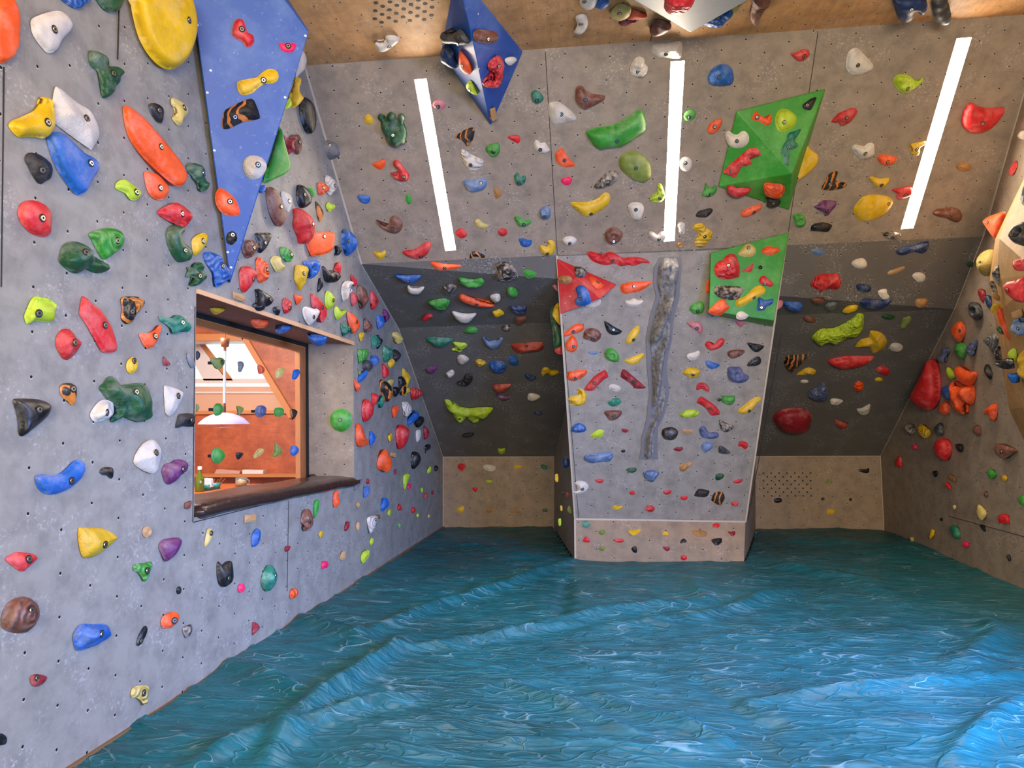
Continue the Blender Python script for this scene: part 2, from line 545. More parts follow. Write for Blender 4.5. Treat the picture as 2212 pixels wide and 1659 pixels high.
# ------------------------------------------------------------------ crash mat cover
RIDGES = [  # (origin x, origin y, scale), points, width m, height m
 ((150, 1130, 2.011), [(860, 1064), (940, 920), (1120, 780), (1200, 730), (1420, 560), (1450, 510)], .07, .07),
 ((150, 1130, 2.011), [(560, 1064), (700, 1000), (860, 940)], .06, .05),
 ((150, 1130, 2.011), [(950, 960), (1130, 870), (1300, 810), (1500, 780)], .06, .05),
 ((150, 1130, 2.011), [(1230, 540), (1330, 480), (1560, 380), (1900, 280), (2180, 170)], .08, .05),
 ((150, 1130, 2.011), [(1420, 575), (1600, 545), (1800, 520), (2212, 450)], .05, .05),
 ((150, 1130, 2.011), [(700, 640), (900, 720), (1050, 790)], .08, .045),
 ((150, 1130, 2.011), [(1000, 440), (1180, 500), (1320, 550)], .09, .06),
 ((150, 1130, 2.011), [(1600, 80), (1900, 130), (2100, 160)], .12, .03),
 ((150, 1130, 2.011), [(1100, 380), (1200, 420), (1260, 450)], .08, .03),
 ((150, 1130, 2.011), [(1250, 250), (1400, 290), (1500, 300)], .12, .03),
 ((1100, 1130, 1.989), [(0, 480), (400, 400), (850, 350)], .07, .05),
 ((1100, 1130, 1.989), [(360, 470), (800, 430), (1000, 380), (1100, 320), (1250, 300)], .08, .05),
 ((1100, 1130, 1.989), [(980, 800), (1500, 740), (2300, 680)], .06, .04),
 ((1100, 1130, 1.989), [(0, 580), (950, 600)], .02, .012),
 ((1100, 1130, 1.989), [(200, 620), (950, 685), (1200, 660)], .02, .012),
 ((1100, 1130, 1.989), [(820, 690), (930, 780), (1040, 860)], .05, -.03),
 ((1100, 1130, 1.989), [(1270, 290), (1320, 360), (1390, 450)], .1, -.04),
 ((1100, 1130, 1.989), [(0, 940), (600, 975), (960, 960)], .04, .025),
 ((1100, 1130, 1.989), [(700, 850), (1380, 870), (2000, 890)], .02, .012),
 ((1100, 1130, 1.989), [(1120, 880), (1000, 960), (920, 1080)], .06, -.04),
 ((1100, 1130, 1.989), [(2050, 420), (2110, 500), (1950, 620)], .1, .05),
 ((1100, 1130, 1.989), [(0, 700), (250, 790), (500, 900), (600, 940)], .05, .03),
 ((1100, 1130, 1.989), [(370, 740), (500, 810), (760, 870), (950, 950)], .05, .03),
 ((1100, 1130, 1.989), [(780, 250), (850, 350)], .1, .04),
 ((1100, 1130, 1.989), [(250, 250), (220, 420)], .06, -.03),
 ((1100, 1130, 1.989), [(1130, 180), (1500, 250), (1600, 300)], .15, .04),
 ((1100, 1130, 1.989), [(1060, 40), (1250, 90), (1700, 110)], .2, .04),
 ((1100, 1130, 1.989), [(1900, 1052), (2000, 950), (2212, 800)], .06, .04)]
def mat_cover():
    step = 0.036
    xs = np.arange(-2.75, 4.3, step)
    ys = np.concatenate([np.arange(-2.5, 1.8, 0.2), np.arange(1.8, 12.4, step)])
    X, Y = np.meshgrid(xs, ys)
    Zh = np.zeros_like(X)
    def nz(sx, sy, amp, seed, rot=0.0):
        out = np.zeros_like(X)
        c, s_ = math.cos(rot), math.sin(rot)
        for (i, j), _ in np.ndenumerate(out):
            x, y = X[i, j], Y[i, j]
            out[i, j] = noise.noise(Vector(((c * x + s_ * y) * sx, (-s_ * x + c * y) * sy, seed)))
        return out * amp
    Zh += nz(0.5, 0.35, 0.05, 1.3)
    r = nz(1.1, 3.2, 1, 7.7, 0.35)
    Zh += 0.012 * (1 - np.abs(r)) ** 8
    r = nz(1.4, 4.5, 1, 3.1, -0.3)
    Zh += 0.012 * (1 - np.abs(r)) ** 10
    Zh += nz(2, 5, 0.006, 5.5, 0.15)
    for (ox, oy, sc), pts, wd, amp in RIDGES:
        q = [floor_pt(ox + x / sc, oy + y / sc) for x, y in pts]
        best = np.full(X.shape, 1e9); tt = np.zeros_like(X)
        tot = sum((q[i + 1] - q[i]).length for i in range(len(q) - 1)); acc = 0
        for i in range(len(q) - 1):
            a, b = q[i], q[i + 1]
            dx, dy = b.x - a.x, b.y - a.y
            L2 = dx * dx + dy * dy
            t = np.clip(((X - a.x) * dx + (Y - a.y) * dy) / L2, 0, 1)
            d = np.hypot(X - a.x - t * dx, Y - a.y - t * dy)
            m = d < best
            best[m] = d[m]; tt[m] = ((acc + t * math.sqrt(L2)) / tot)[m]
            acc += math.sqrt(L2)
        Zh += 1.35 * amp * np.exp(-(best / wd) ** 1.6) * np.clip(np.sin(np.pi * (0.06 + 0.88 * tt)), 0, 1) ** 0.5
    # tucked up around the pillar and flat against the walls
    Zh += 0.02
    ny, nx = X.shape
    vs = [(float(X[i, j]), float(Y[i, j]), float(max(0.004, Zh[i, j]))) for i in range(ny) for j in range(nx)]
    def keep(x, y):
        p = Vector((x, y, 0))
        return (p - LA).dot(nL) > 0.0 and (p - RA).dot(nR) > 0.0 and (p - KL0).dot(nK) > 0.0 and not ((p - P0L).dot(nPK) < -0.0 and (p - P0L).dot(nFL) < 0.0 and (p - P0R).dot(nFR) < 0.0)
    kv = [keep(v[0], v[1]) for v in vs]
    fs = []
    for i in range(ny - 1):
        for j in range(nx - 1):
            a = i * nx + j
            f = (a, a + 1, a + nx + 1, a + nx)
            if all(kv[q] for q in f): fs.append(f)
    used = sorted({q for f in fs for q in f}); mp = {q: k for k, q in enumerate(used)}
    t = NT('teal_vinyl')
    tc = t.n('ShaderNodeTexCoord').outputs['Object']
    n1 = t.noise(tc, 0.8, 4, 0.6)
    b = t.mix(t.ramp(n1, [(0.35, (0, 0, 0)), (0.65, (1, 1, 1))]), lin('#03464a'), lin('#065d66'))
    mp_ = t.n('ShaderNodeMapping'); mp_.inputs['Scale'].default_value = (1.0, 3.6, 1); mp_.inputs['Rotation'].default_value = (0, 0, 0.2)
    t.l(tc, mp_.inputs[0])
    n2 = t.noise(mp_.outputs[0], 4.0, 9, 0.78)
    b = t.mix(t.math('MULTIPLY', t.ramp(n2, [(0.44, (0, 0, 0)), (0.7, (1, 1, 1))]), 0.55), b, lin('#2d8798'))
    n5 = t.noise(mp_.outputs[0], 1.6, 5, 0.6)
    b = t.mix(t.math('MULTIPLY', t.ramp(n5, [(0.55, (0, 0, 0)), (0.7, (1, 1, 1))]), 0.5), b, lin('#0b3f45'))
    crs = None
    for sc0, rot, sx, wd in ((1.3, .35, (1, 3.2, 1), .010), (1.0, -.45, (1, 3.6, 1), .008), (2.3, 1.1, (1, 2.5, 1), .008), (3.1, .1, (1, 4, 1), .008)):
        m2 = t.n('ShaderNodeMapping'); m2.inputs['Scale'].default_value = sx; m2.inputs['Rotation'].default_value = (0, 0, rot)
        t.l(tc, m2.inputs[0])
        q = t.n('ShaderNodeTexNoise', i_Scale=sc0); q.inputs['Detail'].default_value = 1.5; q.inputs['Distortion'].default_value = .6
        t.l(m2.outputs[0], q.inputs['Vector'])
        ln = t.math('ABSOLUTE', t.math('SUBTRACT', q.outputs[0], .5))
        rl = t.ramp(ln, [(0.0, (1, 1, 1)), (wd, (.35, .35, .35)), (wd * 5, (0, 0, 0))])
        crs = rl if crs is None else t.math('MAXIMUM', crs, rl)
    b = t.mix(t.math('MULTIPLY', t.ramp(crs, [(.5, (0, 0, 0)), (1, (1, 1, 1))]), t.math('MULTIPLY', t.ramp(t.noise(tc, 3, 3), [(0.45, (0, 0, 0)), (0.6, (1, 1, 1))]), .38)), b, lin('#a9cdd6'))  # light streak highlights painted into the colour along the creases
    t.l(b, t.b.inputs['Base Color'])
    t.b.inputs['Roughness'].default_value = 0.4
    t.b.inputs['Specular IOR Level'].default_value = 0.38
    hsum = t.math('ADD', t.math('MULTIPLY', crs, .55), t.math('MULTIPLY', t.noise(mp_.outputs[0], 1.6, 4, 0.5), 1.6))
    t.bump(hsum, 0.42, 0.03)
    o = mkobj('mat_cover', [vs[q] for q in used], [tuple(mp[q] for q in f) for f in fs], t.m, smooth=True)
    tag(o, 'wrinkled teal vinyl cover over the crash mats across the whole floor', 'crash mat')
mat_cover()

# ------------------------------------------------------------------ window niche and next room
W1 = M_LEFT
inn = -nL
# recess depth from the inner edge of the far jamb
jn = dL
dd = hit((661, 900), W_TR, jn)
DEPTH = abs((dd - W_TR).dot(nL))
print('niche depth', DEPTH)
iTL, iTR, iBL, iBR = (p + inn * DEPTH for p in (W_TL, W_TR, W_BL, W_BR))
w1 = empty('window_1', (W_BL + W_BR) / 2); w1['kind'] = 'structure'
M_HEAD = panel_mat('stained_ply', '#8a5c50', '#7d5148', holes=False, wood=False)
fo = face_poly('lintel', [W_TL, W_TR, iTR, iTL], M_HEAD, W_TL, -Z, parent=w1)
face_poly('jamb', [W_TR, W_BR, iBR, iTR], M_GREY, W_TR, -dL, parent=w1)
face_poly('jamb', [W_TL, W_BL, iBL, iTL], M_GREY, W_TL, dL, parent=w1)
face_poly('sill_board', [W_BL, W_BR, iBR, iBL], M_HEAD, W_BL, Z, parent=w1)
box_between('edge_strip', [onL(424, 624), onL(763, 738), onL(763, 746), onL(424, 634)], nL * 0.012, simple('ply_edge', '#d9a877', 0.6), parent=w1)
def onG(x, y): return hit((x, y), W_TL + inn * DEPTH, nL)
G0 = W_TL + inn * DEPTH
PLANES['G'] = (G0 + nL * 0.01, nL)
# black gasket and timber frame around the pane
def bar(name, a, b, c, d, dep, mat, off=0.0):
    return box_between(name, [p + nL * off for p in (a, b, c, d)], -nL * dep, mat, parent=w1)
u = dL
def gp(p, du, dz): return p + u * du + Z * dz
M_FRAME = simple('larch_frame', '#b5703d', 0.5)
bar('gasket', iTL, iTR, gp(iTR, 0, -.035), gp(iTL, 0, -.035), .02, M_BLACK, .02)
bar('gasket', gp(iTR, -.03, 0), iTR, iBR, gp(iBR, -.03, 0), .02, M_BLACK, .02)
bar('timber', gp(iTL, 0, -.035), gp(iTR, -.03, -.035), gp(iTR, -.03, -.09), gp(iTL, 0, -.09), .05, M_FRAME)
bar('timber', gp(iTR, -.16, -.09), gp(iTR, -.03, -.09), gp(iBR, -.03, 0), gp(iBR, -.16, 0), .05, M_FRAME)
gl = NT('window_glass')
gl.b.inputs['Base Color'].default_value = (1, 1, 1, 1)
gl.b.inputs['Roughness'].default_value = 0.0
gl.b.inputs['Transmission Weight'].default_value = 1.0
gl.b.inputs['IOR'].default_value = 1.03
box_between('pane', [gp(iTL, 0, -.04), gp(iTR, -.035, -.04), gp(iBR, -.035, 0.02), gp(iBL, 0, 0.02)], -nL * 0.006, gl.m, parent=w1)

# next room behind the pane
M_OSB = NT('stained_osb')
tc = M_OSB.n('ShaderNodeTexCoord').outputs['Object']
nn = M_OSB.noise(tc, 5.0, 7, 0.7)
bcol = M_OSB.mix(M_OSB.ramp(nn, [(0.35, (0, 0, 0)), (0.7, (1, 1, 1))]), lin('#8a3f24'), lin('#b95f38'))
mpp = M_OSB.n('ShaderNodeMapping'); mpp.inputs['Scale'].default_value = (3, 3, 22)
M_OSB.l(tc, mpp.inputs[0])
bcol = M_OSB.mix(M_OSB.math('MULTIPLY', M_OSB.ramp(M_OSB.noise(mpp.outputs[0], 2.0, 4), [(0.5, (0, 0, 0)), (0.7, (1, 1, 1))]), 0.25), bcol, lin('#5e2812'))
M_OSB.l(bcol, M_OSB.b.inputs['Base Color'])
M_OSB.b.inputs['Roughness'].default_value = 0.45
M_OSB = M_OSB.m
YR = 8.6
RP0, RN = Vector((0, YR, 0)), Vector((0, -1, 0))
def onFar(x, y, off=0.0): return hit((x, y), Vector((0, YR + off, 0)), RN)
sky_poly = [(330, 738), (527, 736), (616, 889), (330, 893)]
hl = [onFar(*p) for p in sky_poly]
face_poly('wall_next_room', [onFar(250, 560), onFar(700, 560), onFar(700, 1150), onFar(250, 1150)], M_OSB, onFar(250, 560), RN, holes=[hl])
sk = empty('window_3', sum(hl, Vector()) / 4); sk['kind'] = 'structure'
M_WHITE = simple('white_reveal', '#cfc0ba', 0.5)
M_PINE = simple('pale_pine', '#c99a80', 0.5)
dp = Vector((0, 0.42, 0))
hb = [p + dp for p in hl]
for i, m in ((0, M_WHITE), (1, M_FRAME), (2, M_PINE)):
    j = (i + 1) % 4
    mkobj('reveal', [hl[i], hl[j], hb[j], hb[i]], [(0, 1, 2, 3)], m, parent=sk)
# pine board below, frame bars, glass above
lo = [onFar(x, y, .42) for x, y in ((300, 835), (640, 835), (640, 920), (300, 920))]
mkobj('board', lo, [(0, 1, 2, 3)], M_PINE, parent=sk)
for q in (((300, 818), (640, 818), (640, 828), (300, 828)), ((300, 846), (640, 846), (640, 850), (300, 850)), ((300, 727), (640, 727), (640, 741), (300, 741))):
    box_between('sash', [onFar(x, y, .40) for x, y in q], Vector((0, .03, 0)), M_WHITE, parent=sk)
box_between('sash', [onFar(x, y, .40) for x, y in ((428, 741), (440, 741), (503, 822), (490, 822))], Vector((0, .03, 0)), M_FRAME, parent=sk)
box_between('sash', [onFar(x, y, .40) for x, y in ((395, 741), (428, 741), (492, 822), (440, 822))], Vector((0, .03, 0)), M_WHITE, parent=sk)
M_SKY = bpy.data.materials.new('frosted_skylight'); M_SKY.use_nodes = True
nt = M_SKY.node_tree; nt.nodes.remove(nt.nodes['Principled BSDF'])
em2 = nt.nodes.new('ShaderNodeEmission'); nz_ = nt.nodes.new('ShaderNodeTexNoise'); nz_.inputs['Scale'].default_value = 30
cr = nt.nodes.new('ShaderNodeValToRGB'); cr.color_ramp.elements[0].position = .35; cr.color_ramp.elements[1].position = .65
cr.color_ramp.elements[0].color = lin('#a9c9cf'); cr.color_ramp.elements[1].color = lin('#e6f6f6')
nt.links.new(nz_.outputs[0], cr.inputs[0]); nt.links.new(cr.outputs[0], em2.inputs[0]); em2.inputs[1].default_value = 1.0
nt.links.new(em2.outputs[0], nt.nodes['Material Output'].inputs[0])
mkobj('pane', [onFar(x, y, .44) for x, y in ((300, 725), (640, 725), (640, 836), (300, 836))], [(0, 1, 2, 3)], M_SKY, parent=sk)
# ledge board with papers and the mid rail
rail = box_between('trim_30', [onFar(x, y) for x, y in ((250, 1022), (700, 1022), (700, 1028), (250, 1028))], Vector((0, -.2, 0)), M_FRAME); rail['kind'] = 'structure'
rail = box_between('trim_31', [onFar(x, y) for x, y in ((250, 722), (532, 722), (527, 736), (250, 738))], Vector((0, -.04, 0)), M_FRAME); rail['kind'] = 'structure'
rail = box_between('trim_32', [onFar(x, y) for x, y in ((532, 722), (640, 900), (626, 903), (522, 727))], Vector((0, -.04, 0)), M_FRAME); rail['kind'] = 'structure'
rail = box_between('trim_33', [onFar(x, y) for x, y in ((250, 889), (616, 886), (620, 893), (250, 897))], Vector((0, -.03, 0)), M_FRAME); rail['kind'] = 'structure'
# side, ceiling of the next room (dim)
fl2 = [Vector((-6.2, 3.0, -.02)), Vector((-3.4, 3.0, -.02)), Vector((-3.4, YR, -.02)), Vector((-6.2, YR, -.02))]
o = mkobj('floor_next_room', fl2, [(0, 1, 2, 3)], M_OSB); o['kind'] = 'structure'
o = mkobj('wall_next_room_side', [Vector((-6.2, 3.0, 0)), Vector((-6.2, YR, 0)), Vector((-6.2, YR, 4)), Vector((-6.2, 3.0, 4))], [(0, 1, 2, 3)], M_OSB); o['kind'] = 'structure'
o = mkobj('ceiling_next_room', [Vector((-6.2, 3.0, 3.4)), Vector((-3.3, 3.0, 3.4)), Vector((-3.3, YR + .1, 3.4)), Vector((-6.2, YR + .1, 3.4))], [(0, 1, 2, 3)], M_OSB); o['kind'] = 'structure'

# table with the things standing on it
TZ = hit((431, 1064), Vector((-4.0, 0, 0)), Vector((1, 0, 0))).z
def on_table(x, y): return hit((x, y), Vector((0, 0, TZ)), Z)
tcn = on_table(480, 1062)
tb = empty('side_table', (tcn.x, tcn.y, 0))
tag(tb, 'orange wooden table in the next room, seen through the window', 'table')
box_between('table_top', [Vector((tcn.x - .55, tcn.y - .6, TZ)), Vector((tcn.x + .35, tcn.y - .6, TZ)), Vector((tcn.x + .35, tcn.y + .9, TZ)), Vector((tcn.x - .55, tcn.y + .9, TZ))],
            Vector((0, 0, -.04)), simple('table_wood', '#c2622c', 0.35), parent=tb)
for sx in (-.5, .27):
    for sy in (-.55, .82):
        box_between('leg', [Vector((tcn.x + sx, tcn.y + sy, 0)), Vector((tcn.x + sx + .05, tcn.y + sy, 0)), Vector((tcn.x + sx + .05, tcn.y + sy + .05, 0)), Vector((tcn.x + sx, tcn.y + sy + .05, 0))],
                    Vector((0, 0, TZ - .04)), M_FRAME, parent=tb)

def lathe(name, prof, mat, loc, parent=None, seg=24):
    vs, fs = [], []
    for r, z in prof:
        for k in range(seg):
            a = 2 * math.pi * k / seg
            vs.append(Vector(loc) + Vector((r * math.cos(a), r * math.sin(a), z)))
    for i in range(len(prof) - 1):
        for k in range(seg):
            k2 = (k + 1) % seg
            fs.append((i * seg + k, i * seg + k2, (i + 1) * seg + k2, (i + 1) * seg + k))
    return mkobj(name, vs, fs, mat, parent=parent, smooth=True, loc=loc)
def scale_at(p): return (Vector(p) - CO).dot(RM @ Vector((0, 0, -1))) / F   # metres per pixel

pb = on_table(431, 1062); sb = scale_at(pb)
M_BOT = NT('green_bottle_glass'); M_BOT.b.inputs['Base Color'].default_value = lin('#6d7a1c'); M_BOT.b.inputs['Roughness'].default_value = .08
M_BOT.b.inputs['Transmission Weight'].default_value = .35; M_BOT = M_BOT.m
bt = lathe('bottle', [(r * sb, z * sb) for r, z in ((.1, 0), (9, 0), (9.5, 3), (9.5, 26), (8, 31), (4, 37), (3.6, 44), (3.8, 50), (3.8, 51))], M_BOT, pb)
tag(bt, 'green glass bottle with a pale cap, behind the window pane', 'bottle')
lathe('cap', [(r * sb, z * sb) for r, z in ((4.4, 47), (4.4, 54), (.1, 54.5))], simple('cap_cream', '#d9c7b4', .5), pb, parent=bt)
def cup(x, y, h, lab, stuff):
    p = on_table(x, y); s = scale_at(p)
    o = lathe('cutlery_pot', [(.1 * s, .5 * s), (8.5 * s, .5 * s), (10.5 * s, h * s), (9.6 * s, h * s), (7.6 * s, 2 * s), (.1 * s, 2 * s)], simple('teal_pot', '#2a8b83', .4), p)
    tag(o, lab, 'pot', 'teal pots on the table in the next room')
    return p, s
p, s_ = cup(449, 1059, 13, 'teal pot holding white napkins, beside the green bottle', 0)
na = box_between('napkins', [p + Vector((-.05, -.03, .03)), p + Vector((.05, -.03, .03)), p + Vector((.045, -.03, 25 * s_)), p + Vector((-.04, -.03, 26 * s_))], Vector((0, .06, 0)), simple('napkin', '#e8e2e6', .8), bevel=.006)
tag(na, 'folded white napkins standing in the teal pot beside the bottle', 'napkins')
p, s_ = cup(466, 1056, 13, 'teal pot holding wooden cutlery, furthest from the green bottle', 1)
cut_m = simple('cutlery_wood', '#8a4a30', .5)
for k in range(5):
    a = Vector((-.03 + .015 * k, .005 * (k % 2), .03)); b = Vector((-.055 + .04 * k, .0, (24 - 2 * (k % 3)) * s_))
    o = batten('cutlery', p + a, p + b, .006, cut_m); del o['kind']
    tag(o, 'brown cutlery handle standing in the teal pot behind the window', 'cutlery', 'cutlery in the teal pot')
p = on_table(521, 1050); s_ = scale_at(p)
M_GL2 = NT('clear_glass'); M_GL2.b.inputs['Roughness'].default_value = .05; M_GL2.b.inputs['Transmission Weight'].default_value = .85; M_GL2.b.inputs['Base Color'].default_value = (.95, .93, .9, 1); M_GL2 = M_GL2.m
jg = lathe('glass_jug', [(r * s_, z * s_) for r, z in ((.1, 0), (12, 0), (12.5, 10), (12, 18), (11.2, 18), (11.5, 10), (11, 1), (.1, 1))], M_GL2, p)
tag(jg, 'glass jug of pale yellow liquid behind the padded window sill', 'jug')
lathe('liquid', [(.1 * s_, 1.2 * s_), (10.5 * s_, 1.2 * s_), (10.8 * s_, 8 * s_), (.1 * s_, 8 * s_)], simple('juice', '#e8c98a', .3), p, parent=jg)
hd = [p + Vector((11 * s_, 0, 15 * s_)), p + Vector((18 * s_, 0, 13 * s_)), p + Vector((18 * s_, 0, 5 * s_)), p + Vector((11.5 * s_, 0, 3 * s_))]
for i in range(3):
    o = batten('handle', hd[i], hd[i + 1], .008, M_GL2); del o['kind']; o.parent = jg; o.location = -jg.location

# papers on the ledge
for k, (q, lab) in enumerate(((((475, 1015), (525, 1019), (524, 1022), (470, 1023)), 'flat sheets of paper on the ledge below the green dome hold'),
                              (((530, 1016), (575, 1017), (575, 1022), (530, 1022)), 'white roll of paper on the ledge in the next room'))):
    o = box_between('paper_sheets', [onFar(x, y - 2 if y < 1021 else 1022.5, -.06) for x, y in q], Vector((0, -.08, 0)), simple('paper%s' % ('', '_grey')[k], ('#b88a7c', '#cfc2c0')[k], .8))
    tag(o, lab, 'paper')

# pendant lamp
pc = hit((484, 916), Vector((0, 6.4, 0)), RN); sp_ = scale_at(pc)
pl = empty('pendant_lamp', pc)
tag(pl, 'pendant lamp with a shallow white glass shade hanging in the next room', 'lamp')
M_SHADE = simple('opal_shade', '#c7b4d4', .2)
lathe('lamp_shade', [(r * sp_, z * sp_) for r, z in ((53, 0), (50, 4), (40, 13), (26, 20), (10, 24), (3, 25), (3, 23.5), (25, 18.5), (40, 10.5), (50, 2), (52, 0))], M_SHADE, pc, parent=pl, seg=40)
lathe('stem', [(r * sp_, z * sp_) for r, z in ((3.6, 24), (3, 45), (1.5, 46))], simple('stem_brown', '#6d3325', .4), pc, parent=pl)
lathe('cord', [((2.6 + .5 * (i % 2)) * sp_, (45 + i * 1.6) * sp_) for i in range(78)], simple('coil_cord', '#e9e4e4', .4), pc, parent=pl, seg=10)
lathe('canopy', [(r * sp_, z * sp_) for r, z in ((3, 158), (3, 166), (8, 168), (10, 186), (.1, 186))], simple('copper_canopy', '#a4582c', .35), pc, parent=pl)
lathe('rod', [(1.2 * sp_, 186 * sp_), (1.2 * sp_, 3.4 - pc.z)], simple('rod_copper', '#a4582c', .35), pc, parent=pl, seg=8)
ringv = [pc + Vector((18 * sp_ * math.cos(a), 18 * sp_ * math.sin(a), -7 * sp_)) for a in [2 * math.pi * i / 28 for i in range(28)]]
bmr = bmesh.new()
prev = None
vs, fs = [], []
for i, c in enumerate(ringv):
    for k in range(5):
        a = 2 * math.pi * k / 5; rad = (c - (pc - Z * 7 * sp_)).normalized()
        vs.append(c + (rad * math.cos(a) + Z * math.sin(a)) * .7 * sp_)
for i in range(28):
    for k in range(5):
        fs.append((i * 5 + k, i * 5 + (k + 1) % 5, ((i + 1) % 28) * 5 + (k + 1) % 5, ((i + 1) % 28) * 5 + k))
bmr.free()
mkobj('ring', vs, fs, M_WHITE, parent=pl, smooth=True)

# padded sill cushion
M_CUSH = NT('brown_vinyl'); tc = M_CUSH.n('ShaderNodeTexCoord').outputs['Object']
M_CUSH.b.inputs['Base Color'].default_value = lin('#33231f'); M_CUSH.b.inputs['Roughness'].default_value = .24
M_CUSH.bump(M_CUSH.noise(tc, 9, 5, .6), .5, .02); M_CUSH = M_CUSH.m
fz = onL(420, 1090); fz2 = onL(766, 1030)
a0, b0 = fz + nL * .05 - dL * .0, fz2 + nL * .05 + dL * .02
zt0 = fz.z
bm = bmesh.new()
NX, NY = 40, 12
gd = []
dcu = DEPTH + .05
for side, th in ((1, 0), (0, 1)):
    for i in range(NX + 1):
        row = []
        for j in range(NY + 1):
            s1, s2 = i / NX, j / NY
            p = a0.lerp(b0, s1) - nL * dcu * s2
            e = min(s2, 1 - s2, s1 * 4, (1 - s1) * 4) * NY
            edge = 1 - math.exp(-e * 1.2)
            bumpy = .012 * noise.noise(Vector((s1 * 7, s2 * 3, 2)))
            top = zt0 + (fz2.z - zt0) * s1 + .012 * edge + bumpy - .0 - .03 * (1 - edge)
            if s1 > .97 and 0.8 < s2: top += .03
            p.z = top if side else top - .115 * (0.3 + .7 * edge)
            row.append(bm.verts.new(p))
        gd.append(row)
T, B = gd[:NX + 1], gd[NX + 1:]
for i in range(NX):
    for j in range(NY):
        bm.faces.new((T[i][j], T[i + 1][j], T[i + 1][j + 1], T[i][j + 1]))
        bm.faces.new((B[i][j], B[i][j + 1], B[i + 1][j + 1], B[i + 1][j]))
for i in range(NX):
    bm.faces.new((T[i][0], B[i][0], B[i + 1][0], T[i + 1][0]))
    bm.faces.new((T[i][NY], T[i + 1][NY], B[i + 1][NY], B[i][NY]))
for j in range(NY):
    bm.faces.new((T[0][j], T[0][j + 1], B[0][j + 1], B[0][j]))
    bm.faces.new((T[NX][j], B[NX][j], B[NX][j + 1], T[NX][j + 1]))
bmesh.ops.recalc_face_normals(bm, faces=bm.faces)
o = bm_obj('sill_cushion', bm, M_CUSH, smooth=True, loc=a0)
tag(o, 'long dark brown padded cushion lying along the window sill', 'cushion')

